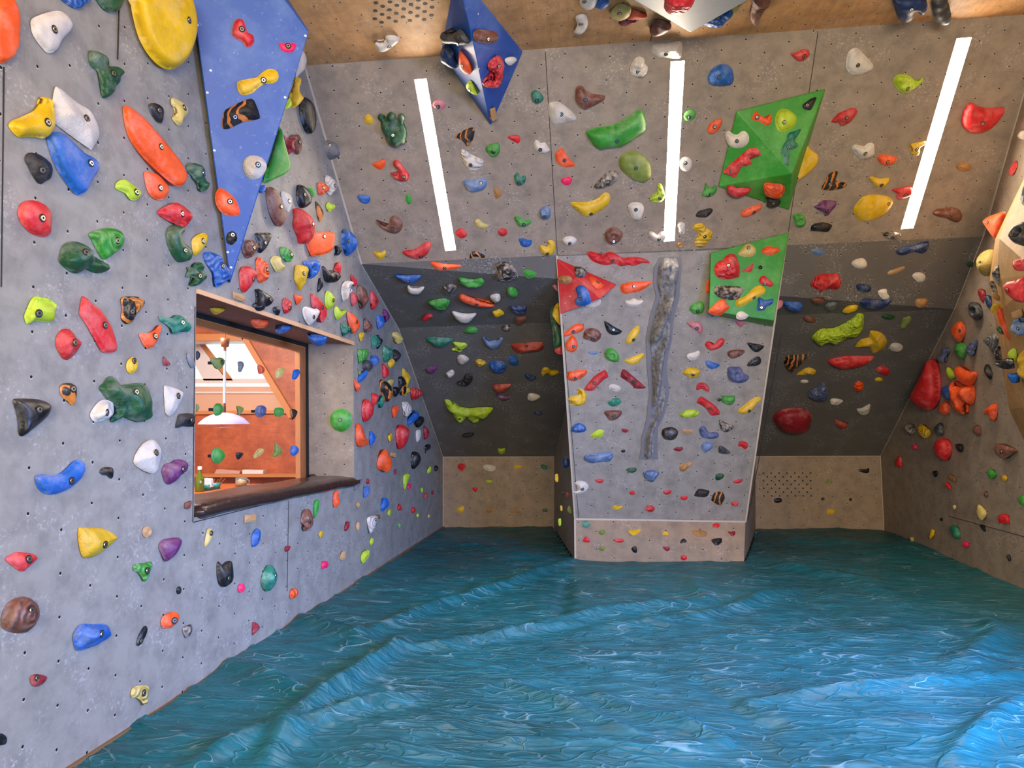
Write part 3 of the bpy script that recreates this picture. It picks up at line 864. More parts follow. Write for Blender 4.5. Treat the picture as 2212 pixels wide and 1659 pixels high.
DATA = """
# T ox oy scale ; then lines desc|color|style|h|outline|bolt
T 0 0 5.529
large orange egg shaped volume hold cut off by the top left corner|or|f|.6|-60,-60 90,-60 170,60 210,200 213,380 200,560 140,690 60,745 0,750 -80,700 -120,400|
big cream bean shaped|wh|s|.5|375,230 470,180 560,150 650,130 740,140 810,200 855,280 850,350 790,420 735,480 700,560 630,625 560,630 500,570 430,480 385,400 365,310|650,350
dark blue grooved|bl|l|.6|720,-40 760,20 830,65 900,100 960,95 1020,50 1100,-40|
green smooth bulb|gr|s|.6|1120,-60 1160,15 1210,80 1270,130 1340,145 1410,130 1460,60 1480,-60|
dark green twisted lizard shaped|gr|c|.7|1055,650 1075,605 1150,610 1240,660 1290,740 1310,800 1370,790 1440,810 1475,870 1465,900 1430,920 1420,990 1370,1040 1330,1130 1240,1175 1210,1120 1185,960 1160,850 1110,815 1065,750|1355,880
large yellow egg shaped volume|ye|f|.5|1555,-80 1560,60 1600,260 1660,460 1760,640 1880,770 2000,830 2100,810 2200,720 2260,600 2310,400 2300,200 2250,0 2200,-80|2260,240
yellow dimpled ledge shaped|ye|j|.8|100,1500 140,1440 240,1400 400,1320 470,1220 480,1165 540,1160 600,1200 615,1300 630,1400 625,1530 540,1650 420,1640 300,1635 220,1640 150,1580|570,1460
large cream and blue half moon|wh|k|.4|625,1200 655,1050 690,1040 780,1100 930,1230 1070,1310 1130,1400 1180,1530 1180,1640 1100,1780 1070,1775 900,1660 750,1550 640,1460 610,1380|1038,1415
T 0 290 5.529
large blue rounded triangle|bl|f|.5|560,0 700,-30 780,20 880,120 970,200 1080,260 1140,330 1160,400 1130,480 1060,590 1010,690 940,728 880,700 800,600 690,440 610,260 565,110|1085,345
black triangular chunk shaped|bk|k|.6|290,290 340,220 440,230 520,270 600,340 630,420 610,520 550,560 490,597 440,570 380,480 330,380|505,428
big red rounded wedge|re|s|.6|240,840 300,800 400,788 480,810 550,870 600,960 598,1080 585,1190 530,1228 450,1215 350,1170 270,1090 225,1010 212,920|505,1000
light green layered scroll shaped|lg|l|.8|1060,1190 1150,1150 1270,1120 1390,1130 1450,1190 1460,1270 1430,1360 1350,1430 1260,1495 1210,1470 1150,1370 1090,1260|1400,1270
dark green elephant head shaped|gr|c|.9|715,1420 750,1330 830,1285 930,1285 1020,1340 1060,1410 1090,1450 1180,1500 1250,1550 1265,1620 1200,1660 1100,1640 1040,1610 990,1625 930,1660 860,1650 780,1600 705,1520|1028,1410
yellow green curved pinch|li|j|.6|1375,640 1390,580 1440,548 1500,545 1570,590 1640,640 1680,690 1670,750 1610,790 1550,775 1500,710 1430,675|1630,690
orange leaf shaped|or|s|.5|1720,452 1800,455 1880,480 1960,560 2010,640 2005,720 1940,780 1870,780 1800,740 1750,650 1730,560|1915,640
T 0 580 5.267
yellow green horned|li|j|.8|290,610 275,540 300,470 350,360 400,315 470,330 520,335 580,370 622,420 600,500 590,580 550,615 460,605 380,600 310,635|440,510
long red curved blade shaped|re|f|.4|905,470 930,330 960,320 1040,390 1130,460 1210,570 1270,690 1310,820 1320,900 1300,950 1180,955 1130,900 1060,780 980,640 905,530|1195,645
black and orange marbled wavy|bo|l|.6|1372,350 1420,320 1540,318 1620,345 1640,390 1610,450 1540,540 1500,610 1450,632 1400,610 1375,560 1385,450|1500,490
teal green twisted snake head shaped|te|c|.7|1805,540 1870,550 1950,565 2020,525 2100,560 2150,620 2160,680 2130,725 2070,710 2030,735 1970,740 1940,680 1880,630 1825,600|2075,615
orange fan shaped|or|j|.5|1582,740 1680,735 1760,700 1815,642 1832,680 1800,790 1750,880 1690,912 1640,880 1600,810|1765,770
red faceted boulder shaped|re|k|.8|635,800 660,740 710,690 790,690 840,750 870,790 930,840 900,900 850,980 770,1040 710,1020 660,940 635,880|848,843
small yellow smiling face|ye|c|.5|e 1503 1103 135 190 10|1525,1050
tiny dark red pyramid|dr|k|.5|1860,998 1900,1040 1943,1085 1915,1110 1858,1095|1905,1060
small grey speckled oval|gy|s|.5|e 2170 1045 75 190 -20|
black and brown teardrop shaped|bo|s|.6|680,1390 690,1330 740,1303 810,1305 860,1345 862,1440 850,1530 820,1557 760,1510 700,1450|828,1370
big dark green frog shaped|gr|c|.7|1125,1360 1180,1300 1220,1240 1270,1225 1310,1260 1350,1320 1420,1320 1500,1310 1600,1300 1660,1340 1690,1430 1715,1520 1715,1640 1690,1710 1600,1745 1500,1720 1430,1690 1380,1700 1290,1750 1260,1720 1320,1600 1260,1530 1190,1450|1550,1405
white faceted wedge|wh|k|.4|1862,1345 1900,1335 1990,1360 2070,1400 2085,1440 2040,1540 1980,1640 1930,1680 1880,1640 1870,1500|2030,1450
T 0 860 5.183
big black horn shaped|bk|s|.7|145,30 180,5 320,5 440,15 530,50 552,110 520,200 430,290 320,380 250,428 210,400 200,280 180,160|438,130
white rounded knob shaped|wh|c|.8|1010,170 1060,90 1120,30 1200,20 1255,60 1260,140 1230,210 1150,250 1070,268 1020,230|1198,160
black folded ledge shaped|bk|k|.5|1962,335 1990,230 2020,175 2170,175 2185,230 2165,320 2060,310|2150,245
big blue banana shaped|bl|s|.6|390,900 420,855 540,858 650,850 740,790 820,710 880,690 930,720 943,800 900,900 810,990 700,1050 580,1080 490,1065 420,1000|803,925
large white scalloped shell shaped|wh|k|.5|1495,690 1520,620 1600,510 1690,465 1750,490 1805,580 1800,660 1775,770 1750,830 1700,845 1600,810 1505,745|1750,610
purple and brown bulging|pu|s|.8|1812,810 1850,740 1920,720 1990,685 2060,695 2092,740 2070,820 2000,880 1960,930 1890,967 1840,920|2053,795
small black nose shaped|bk|j|.7|1115,830 1140,785 1200,770 1260,785 1262,860 1248,902 1200,865 1150,860|
tiny brown square|br|k|.6|2068,1175 2105,1160 2147,1148 2130,1232 2070,1236|
T 0 1130 3.136
large yellow wedge with a pale chipped corner|ye|k|.7|530,40 560,28 690,35 760,65 795,95 770,130 700,190 640,225 580,238 550,210 530,120|712,145
red pointed shield shaped|re|j|.6|35,242 100,200 120,196 210,205 245,225 240,250 200,290 150,328 90,295|195,245
round wooden button|tn|o|.7|e 995 60 65 76 0|1008,60
purple wedge with a chalky grey top|pu|s|.7|1075,160 1100,115 1180,98 1222,105 1218,150 1180,220 1125,260 1100,225|
small green layered triangular|lg|l|.5|902,290 930,275 990,268 1025,262 1025,300 1000,370 980,397 960,365 930,330 905,320|998,322
small black oval|bk|s|.5|e 1213 455 33 54 5|
big brown folded boulder shaped|br|l|.7|10,640 40,560 100,510 170,498 230,530 255,590 240,660 200,720 150,747 60,735 12,700|212,590
bright blue lumpy dinosaur head shaped|bl|c|.8|495,760 520,710 560,682 640,685 705,682 730,710 745,755 720,785 650,825 590,850 525,865 500,820|688,750
narrow black two bolt|bk|s|.4|925,810 940,760 975,705 990,697 1000,720 985,770 950,825 930,830|957,798
orange curled kidney shaped|or|c|.8|1090,660 1110,625 1160,603 1195,605 1207,635 1190,680 1150,712 1105,710 1092,690|1180,660
small black and white splintered|mb|k|.5|1235,715 1280,690 1300,690 1302,735 1270,778 1250,760|1295,730
small dark red lips shaped|dr|k|.6|203,1045 240,1022 300,1032 320,1050 290,1090 250,1107 215,1098|250,1050
pale yellow layered triangular|py|l|.6|885,1150 900,1115 950,1098 1005,1105 1005,1140 998,1210 980,1235 960,1210 930,1185 890,1180|975,1150
black rounded|bk|s|.5|-30,1440 10,1425 45,1450 42,1490 20,1503 -30,1500|22,1468
T 330 0 5.029
bright red curled|re|s|.8|865,330 880,250 930,203 980,220 1010,290 1030,350 1080,375 1102,420 1090,480 1040,515 1000,490 970,450 900,420 865,380|967,318
pink half moon|pk|j|.5|1372,470 1420,467 1550,470 1548,530 1500,570 1420,560 1385,520|1470,500
yellow bone shaped|ye|j|.7|915,920 940,880 1050,855 1130,840 1200,780 1270,748 1340,765 1368,820 1350,880 1300,905 1210,915 1140,960 1080,1010 1000,1035 940,1010|1203,870
black and orange brick shaped|bo|k|.7|750,1370 770,1220 830,1170 950,1110 1070,1070 1120,1130 1165,1260 1150,1290 1080,1310 970,1330 860,1385 790,1405|893,1270
pale yellow hooked|py|j|.6|195,1090 210,1062 260,1080 330,1120 375,1180 370,1250 330,1300 310,1355 270,1362 220,1310 205,1275 245,1250 240,1170 205,1150|345,1170
black shield shaped|bk|s|.5|-45,1140 20,1120 90,1150 118,1210 100,1335 40,1310 -20,1230|70,1200
T 0 0 1
big orange surfboard shaped|or|f|.4|265,235 280,231 310,255 350,300 385,345 400,370 400,392 388,403 370,396 335,366 300,330 275,290|348,317
T 330 320 5.184
dark green curled dragon head shaped|gr|c|.7|370,210 410,168 500,175 570,220 585,300 580,350 620,390 615,440 590,480 560,492 530,470 510,400 450,340 430,300 385,270|566,275
cream round boulder shaped|wh|k|.8|1010,180 1050,100 1130,80 1220,105 1270,170 1270,240 1220,320 1150,352 1080,345 1030,280|1178,185
orange pointed oval|or|s|.5|700,520 730,460 765,448 850,500 930,580 970,680 975,740 900,765 810,745 740,690 700,600|866,598
black round three holed|bk|p|.5|e 882 1008 125 155 15|895,970
brown almond shaped|br|f|.5|1268,500 1310,428 1380,480 1440,590 1470,690 1487,780 1460,850 1415,880 1350,820 1290,680|1437,655
cream flat chipped|wh|k|.4|1435,500 1460,483 1540,525 1562,590 1540,690 1515,717 1480,680 1455,620|1527,595
red tongue shaped|re|c|.6|45,720 90,680 190,630 270,608 340,650 400,700 432,770 410,830 350,900 310,880 210,830 110,780|328,735
dark green pear shaped|gr|s|.9|150,940 200,870 280,855 335,890 340,940 300,990 330,1050 400,1110 425,1190 410,1250 350,1277 280,1265 210,1180 160,1060|362,1145
yellow tilted wedge|ye|s|.6|435,1030 500,970 580,950 610,990 600,1060 560,1130 500,1190 460,1192 440,1120|565,1040
dark green spiky leaf cluster|gr|c|.8|365,1420 395,1370 380,1335 440,1330 470,1290 530,1275 565,1320 560,1370 595,1420 590,1470 550,1500 500,1540 410,1540 430,1480 440,1450 370,1445|525,1430
large dark blue layered|bl|l|.6|556,1200 590,1163 680,1170 770,1220 790,1280 860,1370 880,1450 820,1490 760,1540 710,1558 690,1500 680,1400 620,1320 580,1260|785,1320
brown skull shaped|br|p|.7|992,1100 1020,1035 1080,1025 1140,1045 1168,1090 1150,1150 1120,1210 1060,1233 1010,1180|1133,1115
black triangular fin shaped|bk|s|.6|1148,955 1230,948 1310,950 1325,985 1290,1080 1240,1150 1200,1175 1170,1140 1160,1040|1260,1060
red egg shaped|re|s|.7|965,1420 990,1345 1040,1318 1110,1340 1155,1390 1160,1440 1120,1500 1070,1580 1020,1618 980,1560|1130,1465
orange layered|or|l|.6|1150,1280 1180,1218 1220,1240 1280,1290 1303,1370 1290,1450 1250,1500 1190,1500 1165,1450 1155,1370|1283,1360
pale yellow lumpy double|py|s|.7|1315,1260 1350,1210 1420,1215 1435,1270 1475,1320 1460,1360 1390,1388 1350,1340|
green layered scroll|lg|l|.6|1430,1110 1470,1105 1540,1140 1575,1190 1560,1250 1520,1275 1470,1240 1430,1200|1550,1190
T 400 1040 4.365
tan tapered stick shaped|py|s|.5|180,600 195,500 210,450 240,445 265,465 260,520 230,580 195,615|247,487
wooden block with a carved number|tn|w|.7|558,318 662,308 665,378 556,392|
blue faceted chunky|bl|k|.6|622,530 640,480 680,442 712,470 712,520 690,590 650,618 630,600|
tiny dark red wedge|dr|k|.6|942,615 995,608 980,650 945,662|
black cat head shaped|bk|s|.6|298,800 312,752 350,795 385,770 432,752 448,870 445,920 420,970 370,995 330,970 305,900|413,912
small pink rounded|pk|s|.6|e 530 1005 66 86 10|550,1005
teal cracked egg shaped|te|k|.6|715,930 740,850 785,785 830,800 860,850 870,900 850,970 810,1025 765,1033 725,990|852,885
salmon layered button|or|l|.6|985,1050 1010,1015 1050,1010 1067,1050 1040,1095 1005,1105 988,1090|1045,1048
brown crumpled mask shaped|br|p|.6|1092,340 1110,280 1140,262 1170,260 1195,320 1200,400 1180,440 1130,468 1105,440 1110,410 1090,380|1178,375
light green long drop|lg|s|.4|1212,250 1220,190 1245,168 1265,190 1262,250 1240,320 1220,348|
orange cashew shaped|or|c|.6|1392,170 1400,110 1430,88 1458,90 1440,130 1460,170 1445,225 1405,245|1447,155
grey leaf shaped|gy|s|.4|1592,70 1610,20 1670,-20 1665,10 1640,50 1605,92|
blue square chip|bl|k|.5|1678,85 1690,48 1740,50 1742,95 1720,140 1685,150|1733,80
tiny cream round button|tn|o|.6|e 1629 220 35 54 0|
blue shield|bl|s|.5|1845,210 1865,160 1900,158 1925,195 1915,235 1880,270 1850,280|1913,210
tiny lime|li|s|.5|e 1924 294 34 62 8|
white striped wedge shaped|wh|l|.4|1712,360 1740,328 1800,325 1812,360 1790,430 1755,488 1735,465|1797,360
tiny dark brown cube|bk|w|.7|1805,320 1835,312 1836,350 1812,358|
tiny yellow ribbed|ye|l|.5|e 1280 497 40 65 5|
small dark red crescent|dr|s|.5|1500,450 1510,410 1530,378 1548,385 1545,430 1520,468|
tiny cream speckled|tn|s|.5|e 1630 422 38 84 0|
small tan woody|tn|k|.5|1458,735 1475,662 1512,658 1518,700 1505,740|
small pink square|pk|s|.6|1287,820 1295,755 1345,757 1345,808|1335,785
bright lime beaked|li|k|.6|1655,720 1670,670 1710,648 1740,652 1735,700 1700,755 1670,772|1725,690
tiny lime rounded|li|s|.5|1738,580 1750,535 1775,540 1775,575 1755,600|
dark red crescent shaped|dr|c|.6|635,1335 660,1328 690,1350 703,1380 680,1410 650,1440 636,1440|685,1382
T 570 100 5.529
white scalloped, mostly hidden behind the blue volume|wh|s|.5|440,60 480,70 505,130 510,200 480,280 430,330 380,370 400,200|
yellow double cupped ribbon|ye|j|.8|340,480 380,380 430,385 420,480 410,540 450,590 458,640 420,690 370,730 330,720 300,620|
pale lime half disc poking from behind the blue volume|li|s|.5|240,740 300,620 330,660 330,700 300,740|
large black oval seat shaped|bk|f|.5|430,700 450,620 500,610 560,660 600,760 615,880 605,980 570,1045 530,1040 490,990 445,890 425,780|
tall green pointed volume, tucked behind the blue volume|lg|f|.5|0,1640 20,1500 100,1230 185,965 215,1080 270,1280 300,1400 290,1480 220,1545 120,1590|
dark red hooked|dr|c|.9|205,1050 270,1090 360,1095 370,1130 350,1180 350,1240 320,1280 275,1295 240,1200|
brown pitted mushroom shaped|br|k|.7|300,1085 400,1050 445,1100 460,1170 445,1250 410,1295 380,1240 370,1150|430,1145
big grey craggy rock shaped|gy|k|.9|565,1400 590,1290 650,1150 700,1120 800,1130 870,1170 905,1260 895,1320 780,1370 690,1470 600,1505|790,1180
T 560 380 6.379
bright blue drop, under the green volume|bl|s|.5|5,180 60,125 90,130 85,180 60,235 20,230|
glossy black almond shaped|bk|s|.6|512,230 540,130 570,118 640,160 700,250 712,330 690,400 600,448 550,410 515,320|628,258
small pale green rounded|lg|s|.6|665,175 710,160 765,190 775,240 750,290 710,305 700,240|755,235
orange layered shell|or|l|.6|800,120 830,90 900,100 960,160 965,185 900,240 845,265 815,240|885,165
white striped wedge near the corner edge|wh|l|.6|912,0 960,0 1020,40 1070,120 1060,180 1000,255 970,265 930,220 960,160 910,100|1050,135
black and orange spearhead shaped|bo|k|.4|768,355 800,365 870,460 888,520 870,590 838,635 810,560 785,450|
small lime four lobed|li|c|.6|918,410 940,375 965,365 985,385 1040,400 1045,440 1010,460 970,490 940,470|1005,425
large red faceted shield|re|k|.8|480,450 580,455 680,520 740,600 760,700 750,800 720,880 640,930 560,930 540,850 480,740 458,660 485,560|738,660
large flat orange rounded square|or|f|.3|640,900 740,790 900,772 1000,772 1035,800 1035,900 1005,1020 900,1080 740,1108 700,1070|895,835
bright blue handle shaped|bl|c|.9|1115,830 1140,750 1170,735 1240,760 1290,820 1318,900 1315,1010 1260,1080 1190,1105 1150,1040 1110,920|1235,900
small black curled horn shaped|bk|s|.6|1060,965 1110,962 1138,1000 1130,1050 1090,1095 1040,1095 1035,1080 1070,1050|
blue knotted ring shaped|bl|o|.8|600,1190 640,1165 740,1148 810,1170 825,1240 790,1350 720,1415 680,1390 660,1300|755,1245
yellow pointed box shaped|ye|k|.7|500,1240 560,1228 640,1245 683,1290 660,1380 640,1470 600,1530 575,1580 540,1520 480,1430|615,1345
black shark fin and dome|bk|s|.9|868,1235 920,1280 975,1310 1040,1300 1100,1350 1108,1400 1060,1460 980,1470 920,1450 890,1380|1085,1395
red flat fin|re|f|.4|1020,1290 1070,1210 1105,1190 1130,1220 1130,1290 1110,1355 1070,1315|
slim black pointed|bk|s|.5|805,1600 808,1520 835,1410 855,1430 885,1500 860,1550 830,1590|862,1500
T 500 600 9.217
pale wood rectangular block|tn|w|.7|20,270 260,350 262,485 20,410|
large black hooked boot shaped|bk|s|.8|490,230 560,220 650,280 760,350 815,410 800,490 740,560 650,590 640,640 560,662 480,640 420,560 430,525 490,520 520,420 500,320|780,430
small black knob near the lintel|bk|s|.8|828,620 850,580 920,575 965,600 960,700 935,750 900,725 845,690|
red open mouthed|re|p|.6|1008,500 1050,407 1120,420 1185,470 1190,580 1190,640 1100,715 1060,700 1020,600|1160,605
small orange triangular|or|s|.5|1243,335 1300,340 1415,370 1400,440 1325,545 1280,490|1372,420
bright red boomerang shaped|re|f|.4|1575,325 1640,340 1740,420 1840,530 1890,640 1895,760 1810,900 1770,840 1740,770 1760,660 1700,600 1630,590 1590,540|1820,590
cream mitten shaped|wh|s|.7|1410,640 1440,580 1500,575 1590,605 1650,620 1700,610 1740,650 1735,720 1660,850 1575,935 1500,900 1430,770|1640,780
lime green rounded|li|s|.6|1855,400 1880,280 1920,260 1970,290 2040,370 2050,450 2020,560 1930,630 1870,560|2030,450
lime green hooked|li|c|.7|2040,650 2060,580 2090,562 2130,600 2180,660 2260,640 2290,660 2260,710 2180,780 2110,835 2060,780|
chipped orange|or|k|.5|375,870 450,835 580,830 600,870 735,890 700,960 630,1000 490,1005 420,950|
dark blue bean|bl|s|.7|865,1040 950,990 1020,945 1160,945 1205,960 1180,1010 1100,1070 980,1108 900,1100|
dark blue domed|bl|s|.9|1495,1130 1550,1115 1780,1115 1905,1165 1890,1240 1850,1310 1740,1335 1640,1310 1550,1230|
T 640 560 6.913
pale cream ridged ear shaped|wh|c|.8|685,380 740,325 830,330 842,370 800,420 825,460 800,520 740,600 700,628 680,560 670,480|800,445
small bright red chili shaped|re|s|.5|808,250 830,222 850,260 905,310 905,370 880,408 845,380 820,310|
small red oval|re|s|.6|808,560 820,505 860,500 900,545 910,600 890,670 850,697 820,650|
brown twisted|br|c|.7|905,480 930,382 1000,420 1050,470 1062,560 1060,630 1000,745 960,680 920,600|
red leaf shaped beside the corner edge|re|f|.5|1103,500 1118,468 1170,520 1222,610 1215,670 1155,752 1120,720 1105,600|1188,632
large orange teardrop shaped|or|s|.5|757,790 830,810 900,870 945,960 940,1020 880,1105 840,1095 800,1010 765,900|905,937
teal cratered wedge shaped|te|p|.6|660,955 720,955 790,1000 835,1050 820,1090 770,1110 710,1145 680,1080|800,1050
brown pierced teardrop shaped|br|p|.6|1003,970 1010,900 1035,880 1085,920 1135,985 1130,1040 1090,1090 1030,1085 1010,1040|
blue pointed cup shaped|bl|j|.7|1193,860 1210,840 1290,850 1315,900 1300,970 1245,1043 1210,1000|
purple and maroon knotted|pu|c|.8|1275,790 1290,750 1340,755 1390,820 1395,870 1340,940 1320,930 1310,860|
tiny yellow pointed|ye|k|.6|932,1110 960,1095 1010,1100 1012,1150 965,1225 935,1170|990,1138
green marbled faceted|te|k|.7|1115,1150 1150,1125 1200,1150 1250,1240 1220,1300 1145,1330 1125,1280|
black serpent shaped|bk|c|.6|1200,1135 1230,1130 1250,1170 1290,1200 1285,1240 1225,1335 1195,1320 1240,1240 1210,1170|
bright green striped claw shaped|lg|l|.7|915,1360 1000,1345 1060,1345 1070,1400 1050,1480 990,1530 940,1560 925,1470|
green crystal shaped|te|k|.7|1283,1300 1300,1285 1430,1340 1435,1400 1400,1480 1335,1540 1290,1440|
T 740 640 6.913
tan egg shaped|py|s|.9|740,570 755,535 820,540 890,610 900,650 870,695 820,705 770,650|868,635
black bulging mask shaped|bk|p|.6|752,860 760,800 800,797 870,860 860,920 795,980 760,930|805,880
mustard pebble shaped|ye|s|.7|678,1010 690,960 740,935 780,960 775,1010 740,1055 700,1065|758,985
dark grey dome shaped|dg|s|.8|303,1010 320,960 365,945 430,990 445,1040 400,1125 350,1120 305,1080|
blue dome shaped, next to a grey dome|bl|s|.8|412,950 440,890 490,883 540,930 535,990 480,1045 440,1020|
bright blue thumb shaped|bl|s|.7|230,1230 250,1180 310,1130 345,1108 378,1140 350,1200 265,1283 235,1270|265,1235
tiny olive rounded|ol|s|.5|e 258 1138 45 70 10|
small orange wavy|or|c|.6|168,1270 185,1250 240,1300 270,1320 265,1380 230,1420 200,1400 175,1330|
red teardrop, below a green crystal shaped hold|re|s|.6|593,1090 600,1005 640,1035 690,1100 685,1180 640,1222 600,1200|
yellow feather shaped|ye|k|.6|895,1070 950,1120 1010,1200 1010,1240 980,1320 945,1370 930,1250 885,1180|985,1180
black upright block shaped|bk|s|.6|838,1205 900,1205 945,1270 945,1320 860,1360 838,1300|
large black and orange chiselled|bo|k|.6|548,1340 570,1250 610,1250 700,1310 745,1390 757,1480 680,1575 640,1540 600,1440 555,1410|
small pale yellow square|py|s|.6|678,1255 740,1245 765,1270 740,1320 715,1330 680,1290|
black notched|bk|s|.6|755,1380 780,1352 845,1365 860,1410 800,1500 770,1470|
black and orange rounded|bo|s|.6|855,1370 930,1320 950,1350 945,1440 890,1480 850,1440|
yellow hooked, half hidden by black holds|ye|c|.5|940,1380 980,1365 1010,1390 1000,1430 960,1440 940,1485 918,1475 945,1430|
red fluted pyramid at the corner edge|re|l|.8|1018,1375 1130,1380 1205,1450 1190,1480 1080,1548 1030,1510|
red folded box shaped|re|k|.8|430,1470 465,1440 545,1495 520,1570 450,1660 430,1600|
teal claw shaped|te|c|.6|510,1600 560,1550 580,1475 620,1500 615,1580 600,1650 570,1670 560,1630|
T 750 860 4.609
large red heart shaped|re|s|.7|145,90 165,25 200,12 250,60 258,100 240,180 190,233 160,220 145,150|
orange trapezoid shaped|or|s|.5|445,95 510,82 508,130 475,190 455,180|
cream striped shield shaped|wh|l|.5|545,45 600,40 640,90 635,150 590,183 565,150|
blue and white chalked|bl|c|.7|600,220 650,160 670,122 712,150 705,200 610,272|
black jagged|bk|k|.6|670,240 720,180 765,195 760,245 715,292 700,265 672,270|
orange bent corner shaped|or|k|.6|80,340 95,260 130,258 160,320 190,400 213,420 205,470 120,482 90,420|
light blue arrowhead shaped|bl|s|.5|218,380 230,328 270,355 285,410 240,472 222,440|265,405
small yellow fluted|ye|l|.5|402,385 430,350 448,370 440,420 425,438|
large bright red strawberry shaped|re|s|.8|483,340 500,290 540,262 590,290 605,340 590,430 550,490 520,507 495,460|
small white rectangular|wh|s|.5|683,330 710,315 732,325 732,390 700,437 685,420|
red wedge at the corner edge|dr|s|.6|762,285 780,280 818,345 800,395 775,410 765,370|
small black hook shaped|bk|c|.6|775,500 785,465 825,462 828,500 790,530 780,552|
large orange arch shaped|or|f|.4|297,690 310,590 370,508 400,540 437,620 435,690 405,738 350,715|
small wood grain block|tn|w|.7|428,535 485,548 483,593 425,575|
large black lens shaped|bk|s|.6|638,590 660,533 705,545 730,610 705,670 660,706 640,660|
lime half moon shaped|li|s|.5|795,745 805,695 830,680 840,710 825,740|
small black flame shaped|bk|s|.5|868,700 885,670 905,685 903,710 885,728|
tiny maroon|dr|s|.5|e 477 735 24 58 10|
tiny maroon square|dr|s|.5|e 206 828 28 58 -5|
bright lime tall wedge|li|s|.5|558,770 615,758 618,790 575,905 560,890|
tiny hot pink|pk|s|.6|e 617 880 36 56 20|
tiny lime fluted|li|l|.5|e 744 915 32 54 0|
small red square|re|k|.5|768,950 798,950 798,985 778,1002 768,1000|
tiny dark red and cream|dr|k|.5|e 852 940 22 44 0|
tiny grey blue|gy|s|.5|e 918 912 26 34 0|
small red pyramid|re|k|.6|500,1105 520,1055 545,1090 540,1118|
small red box shaped|re|s|.6|645,1095 675,1092 678,1125 650,1145|
tiny lime rounded|li|s|.6|e 702 1168 28 40 0|
tiny pale yellow|py|s|.6|e 812 1175 24 38 0|
tiny green|lg|s|.6|e 520 1270 30 56 0|
T 400 660 6.143
dark hold on the glass half hidden by the wall edge|dg|s|.7|150,610 180,610 200,650 185,700 150,720||G
olive green shield shaped|ol|s|.5|328,710 400,695 480,690 523,730 510,790 465,845 420,835 380,790|490,750||G
small grey hatchet shaped|gy|c|.6|700,745 760,745 778,790 755,860 735,883 710,875 710,800||G
terracotta coiled|or|l|.6|960,800 1000,790 1050,830 1050,880 1000,912 975,890||G
pale mustard chip shaped|py|s|.5|1205,860 1300,825 1322,850 1290,920 1240,965 1210,960||G
small dark blue bean|bl|s|.6|1425,920 1450,860 1500,845 1523,890 1480,970 1440,983 1420,960||G
dark green faceted boulder|lg|k|.6|375,1350 430,1295 490,1320 503,1380 480,1440 410,1465 380,1410||G
olive triangular|ol|k|.5|680,1340 720,1333 775,1360 770,1400 710,1460 700,1400||G
slate blue ridged pebble|sl|l|.6|935,1370 990,1325 1060,1340 1070,1410 1030,1475 970,1475 930,1430||G
muted green octagonal|lg|k|.5|1180,1380 1220,1355 1290,1360 1315,1410 1280,1470 1210,1470 1185,1430||G
black and orange pointed|bo|k|.5|1385,1385 1430,1370 1488,1400 1480,1450 1430,1515 1410,1450||G
yellow wedge|ye|k|.5|325,40 410,25 535,50 450,108 380,115||
pale green sliver at the edge of the glass|ol|s|.5|150,1310 185,1330 185,1370 150,1410||G
T 400 880 5.821
large green round ball shaped|lg|s|.5|1820,160 1850,70 1930,20 2010,22 2080,80 2100,160 2070,250 2000,300 1920,300 1850,250|1950,155
grass green dome|lg|s|.6|328,590 360,520 430,515 490,570 490,630 440,695 390,705 340,660||G
small black beak shaped|bk|s|.6|640,575 690,565 732,580 710,620 668,657 645,610||G
pale olive slanted bar|py|k|.5|860,630 880,580 960,515 990,530 980,570 890,640||G
olive yellow crescent|ol|c|.5|1130,440 1180,490 1220,540 1215,580 1140,625 1095,600 1130,550||G
blue half dome|bl|s|.6|1325,530 1340,485 1390,480 1425,520 1420,570 1370,610 1330,590||G
T 760 130 7.373
pale pink shell shaped|pi|s|.4|1278,700 1310,650 1370,632 1450,645 1498,700 1480,760 1420,790 1340,775 1290,740|1375,742
small yellow curled nub|ye|s|.7|200,930 220,880 270,862 320,900 345,960 330,1015 270,1025 215,985|262,970
dark green turtle shaped|gr|c|.8|415,890 450,850 510,870 540,920 570,860 630,820 690,860 710,930 760,850 820,860 848,920 830,990 870,1090 880,1200 860,1270 880,1300 850,1320 780,1340 710,1385 620,1350 550,1300 520,1200 465,1080 460,980 420,940|655,1195
orange and black shark tooth shaped|bo|k|.6|1640,1220 1730,1150 1850,1085 1945,1075 1955,1150 1920,1290 1860,1370 1820,1360 1790,1310 1700,1250|1860,1280
T 760 340 7.373
small orange wedge, by a red hooked hold|or|s|.5|318,100 420,60 500,30 535,40 530,120 480,190 420,190 350,140|435,148
red pipe shaped with curled tail|re|c|.9|655,80 690,40 740,45 790,110 850,190 905,260 910,330 860,375 760,375 680,330 620,270 625,250 690,280 740,250 720,190 670,140|828,310
blue bean|bl|s|.6|90,640 110,600 200,598 270,620 295,660 270,720 210,738 140,710|198,672
small sage green leaf shaped|lg|s|.5|855,650 870,600 905,583 945,640 955,710 915,750 880,720|905,650
large brown comma shaped|br|s|.8|385,995 430,1010 480,1060 550,1080 610,1030 620,960 680,925 760,970 808,1060 790,1150 720,1205 620,1200 500,1140 420,1060|650,1135
small yellow crescent with two points|ye|j|.7|340,1475 390,1500 440,1510 490,1500 530,1465 545,1520 510,1590 445,1622 390,1570|432,1592
large red banana shaped|re|s|.7|805,1515 850,1478 950,1475 1060,1430 1150,1365 1240,1345 1262,1400 1220,1510 1150,1590 1050,1622 950,1605 860,1560|1100,1580
cream speckled triangular|wh|l|.5|1735,-90 1790,-120 1900,-50 2010,0 2090,50 2090,110 2040,175 1920,212 1850,175 1790,90|1892,122
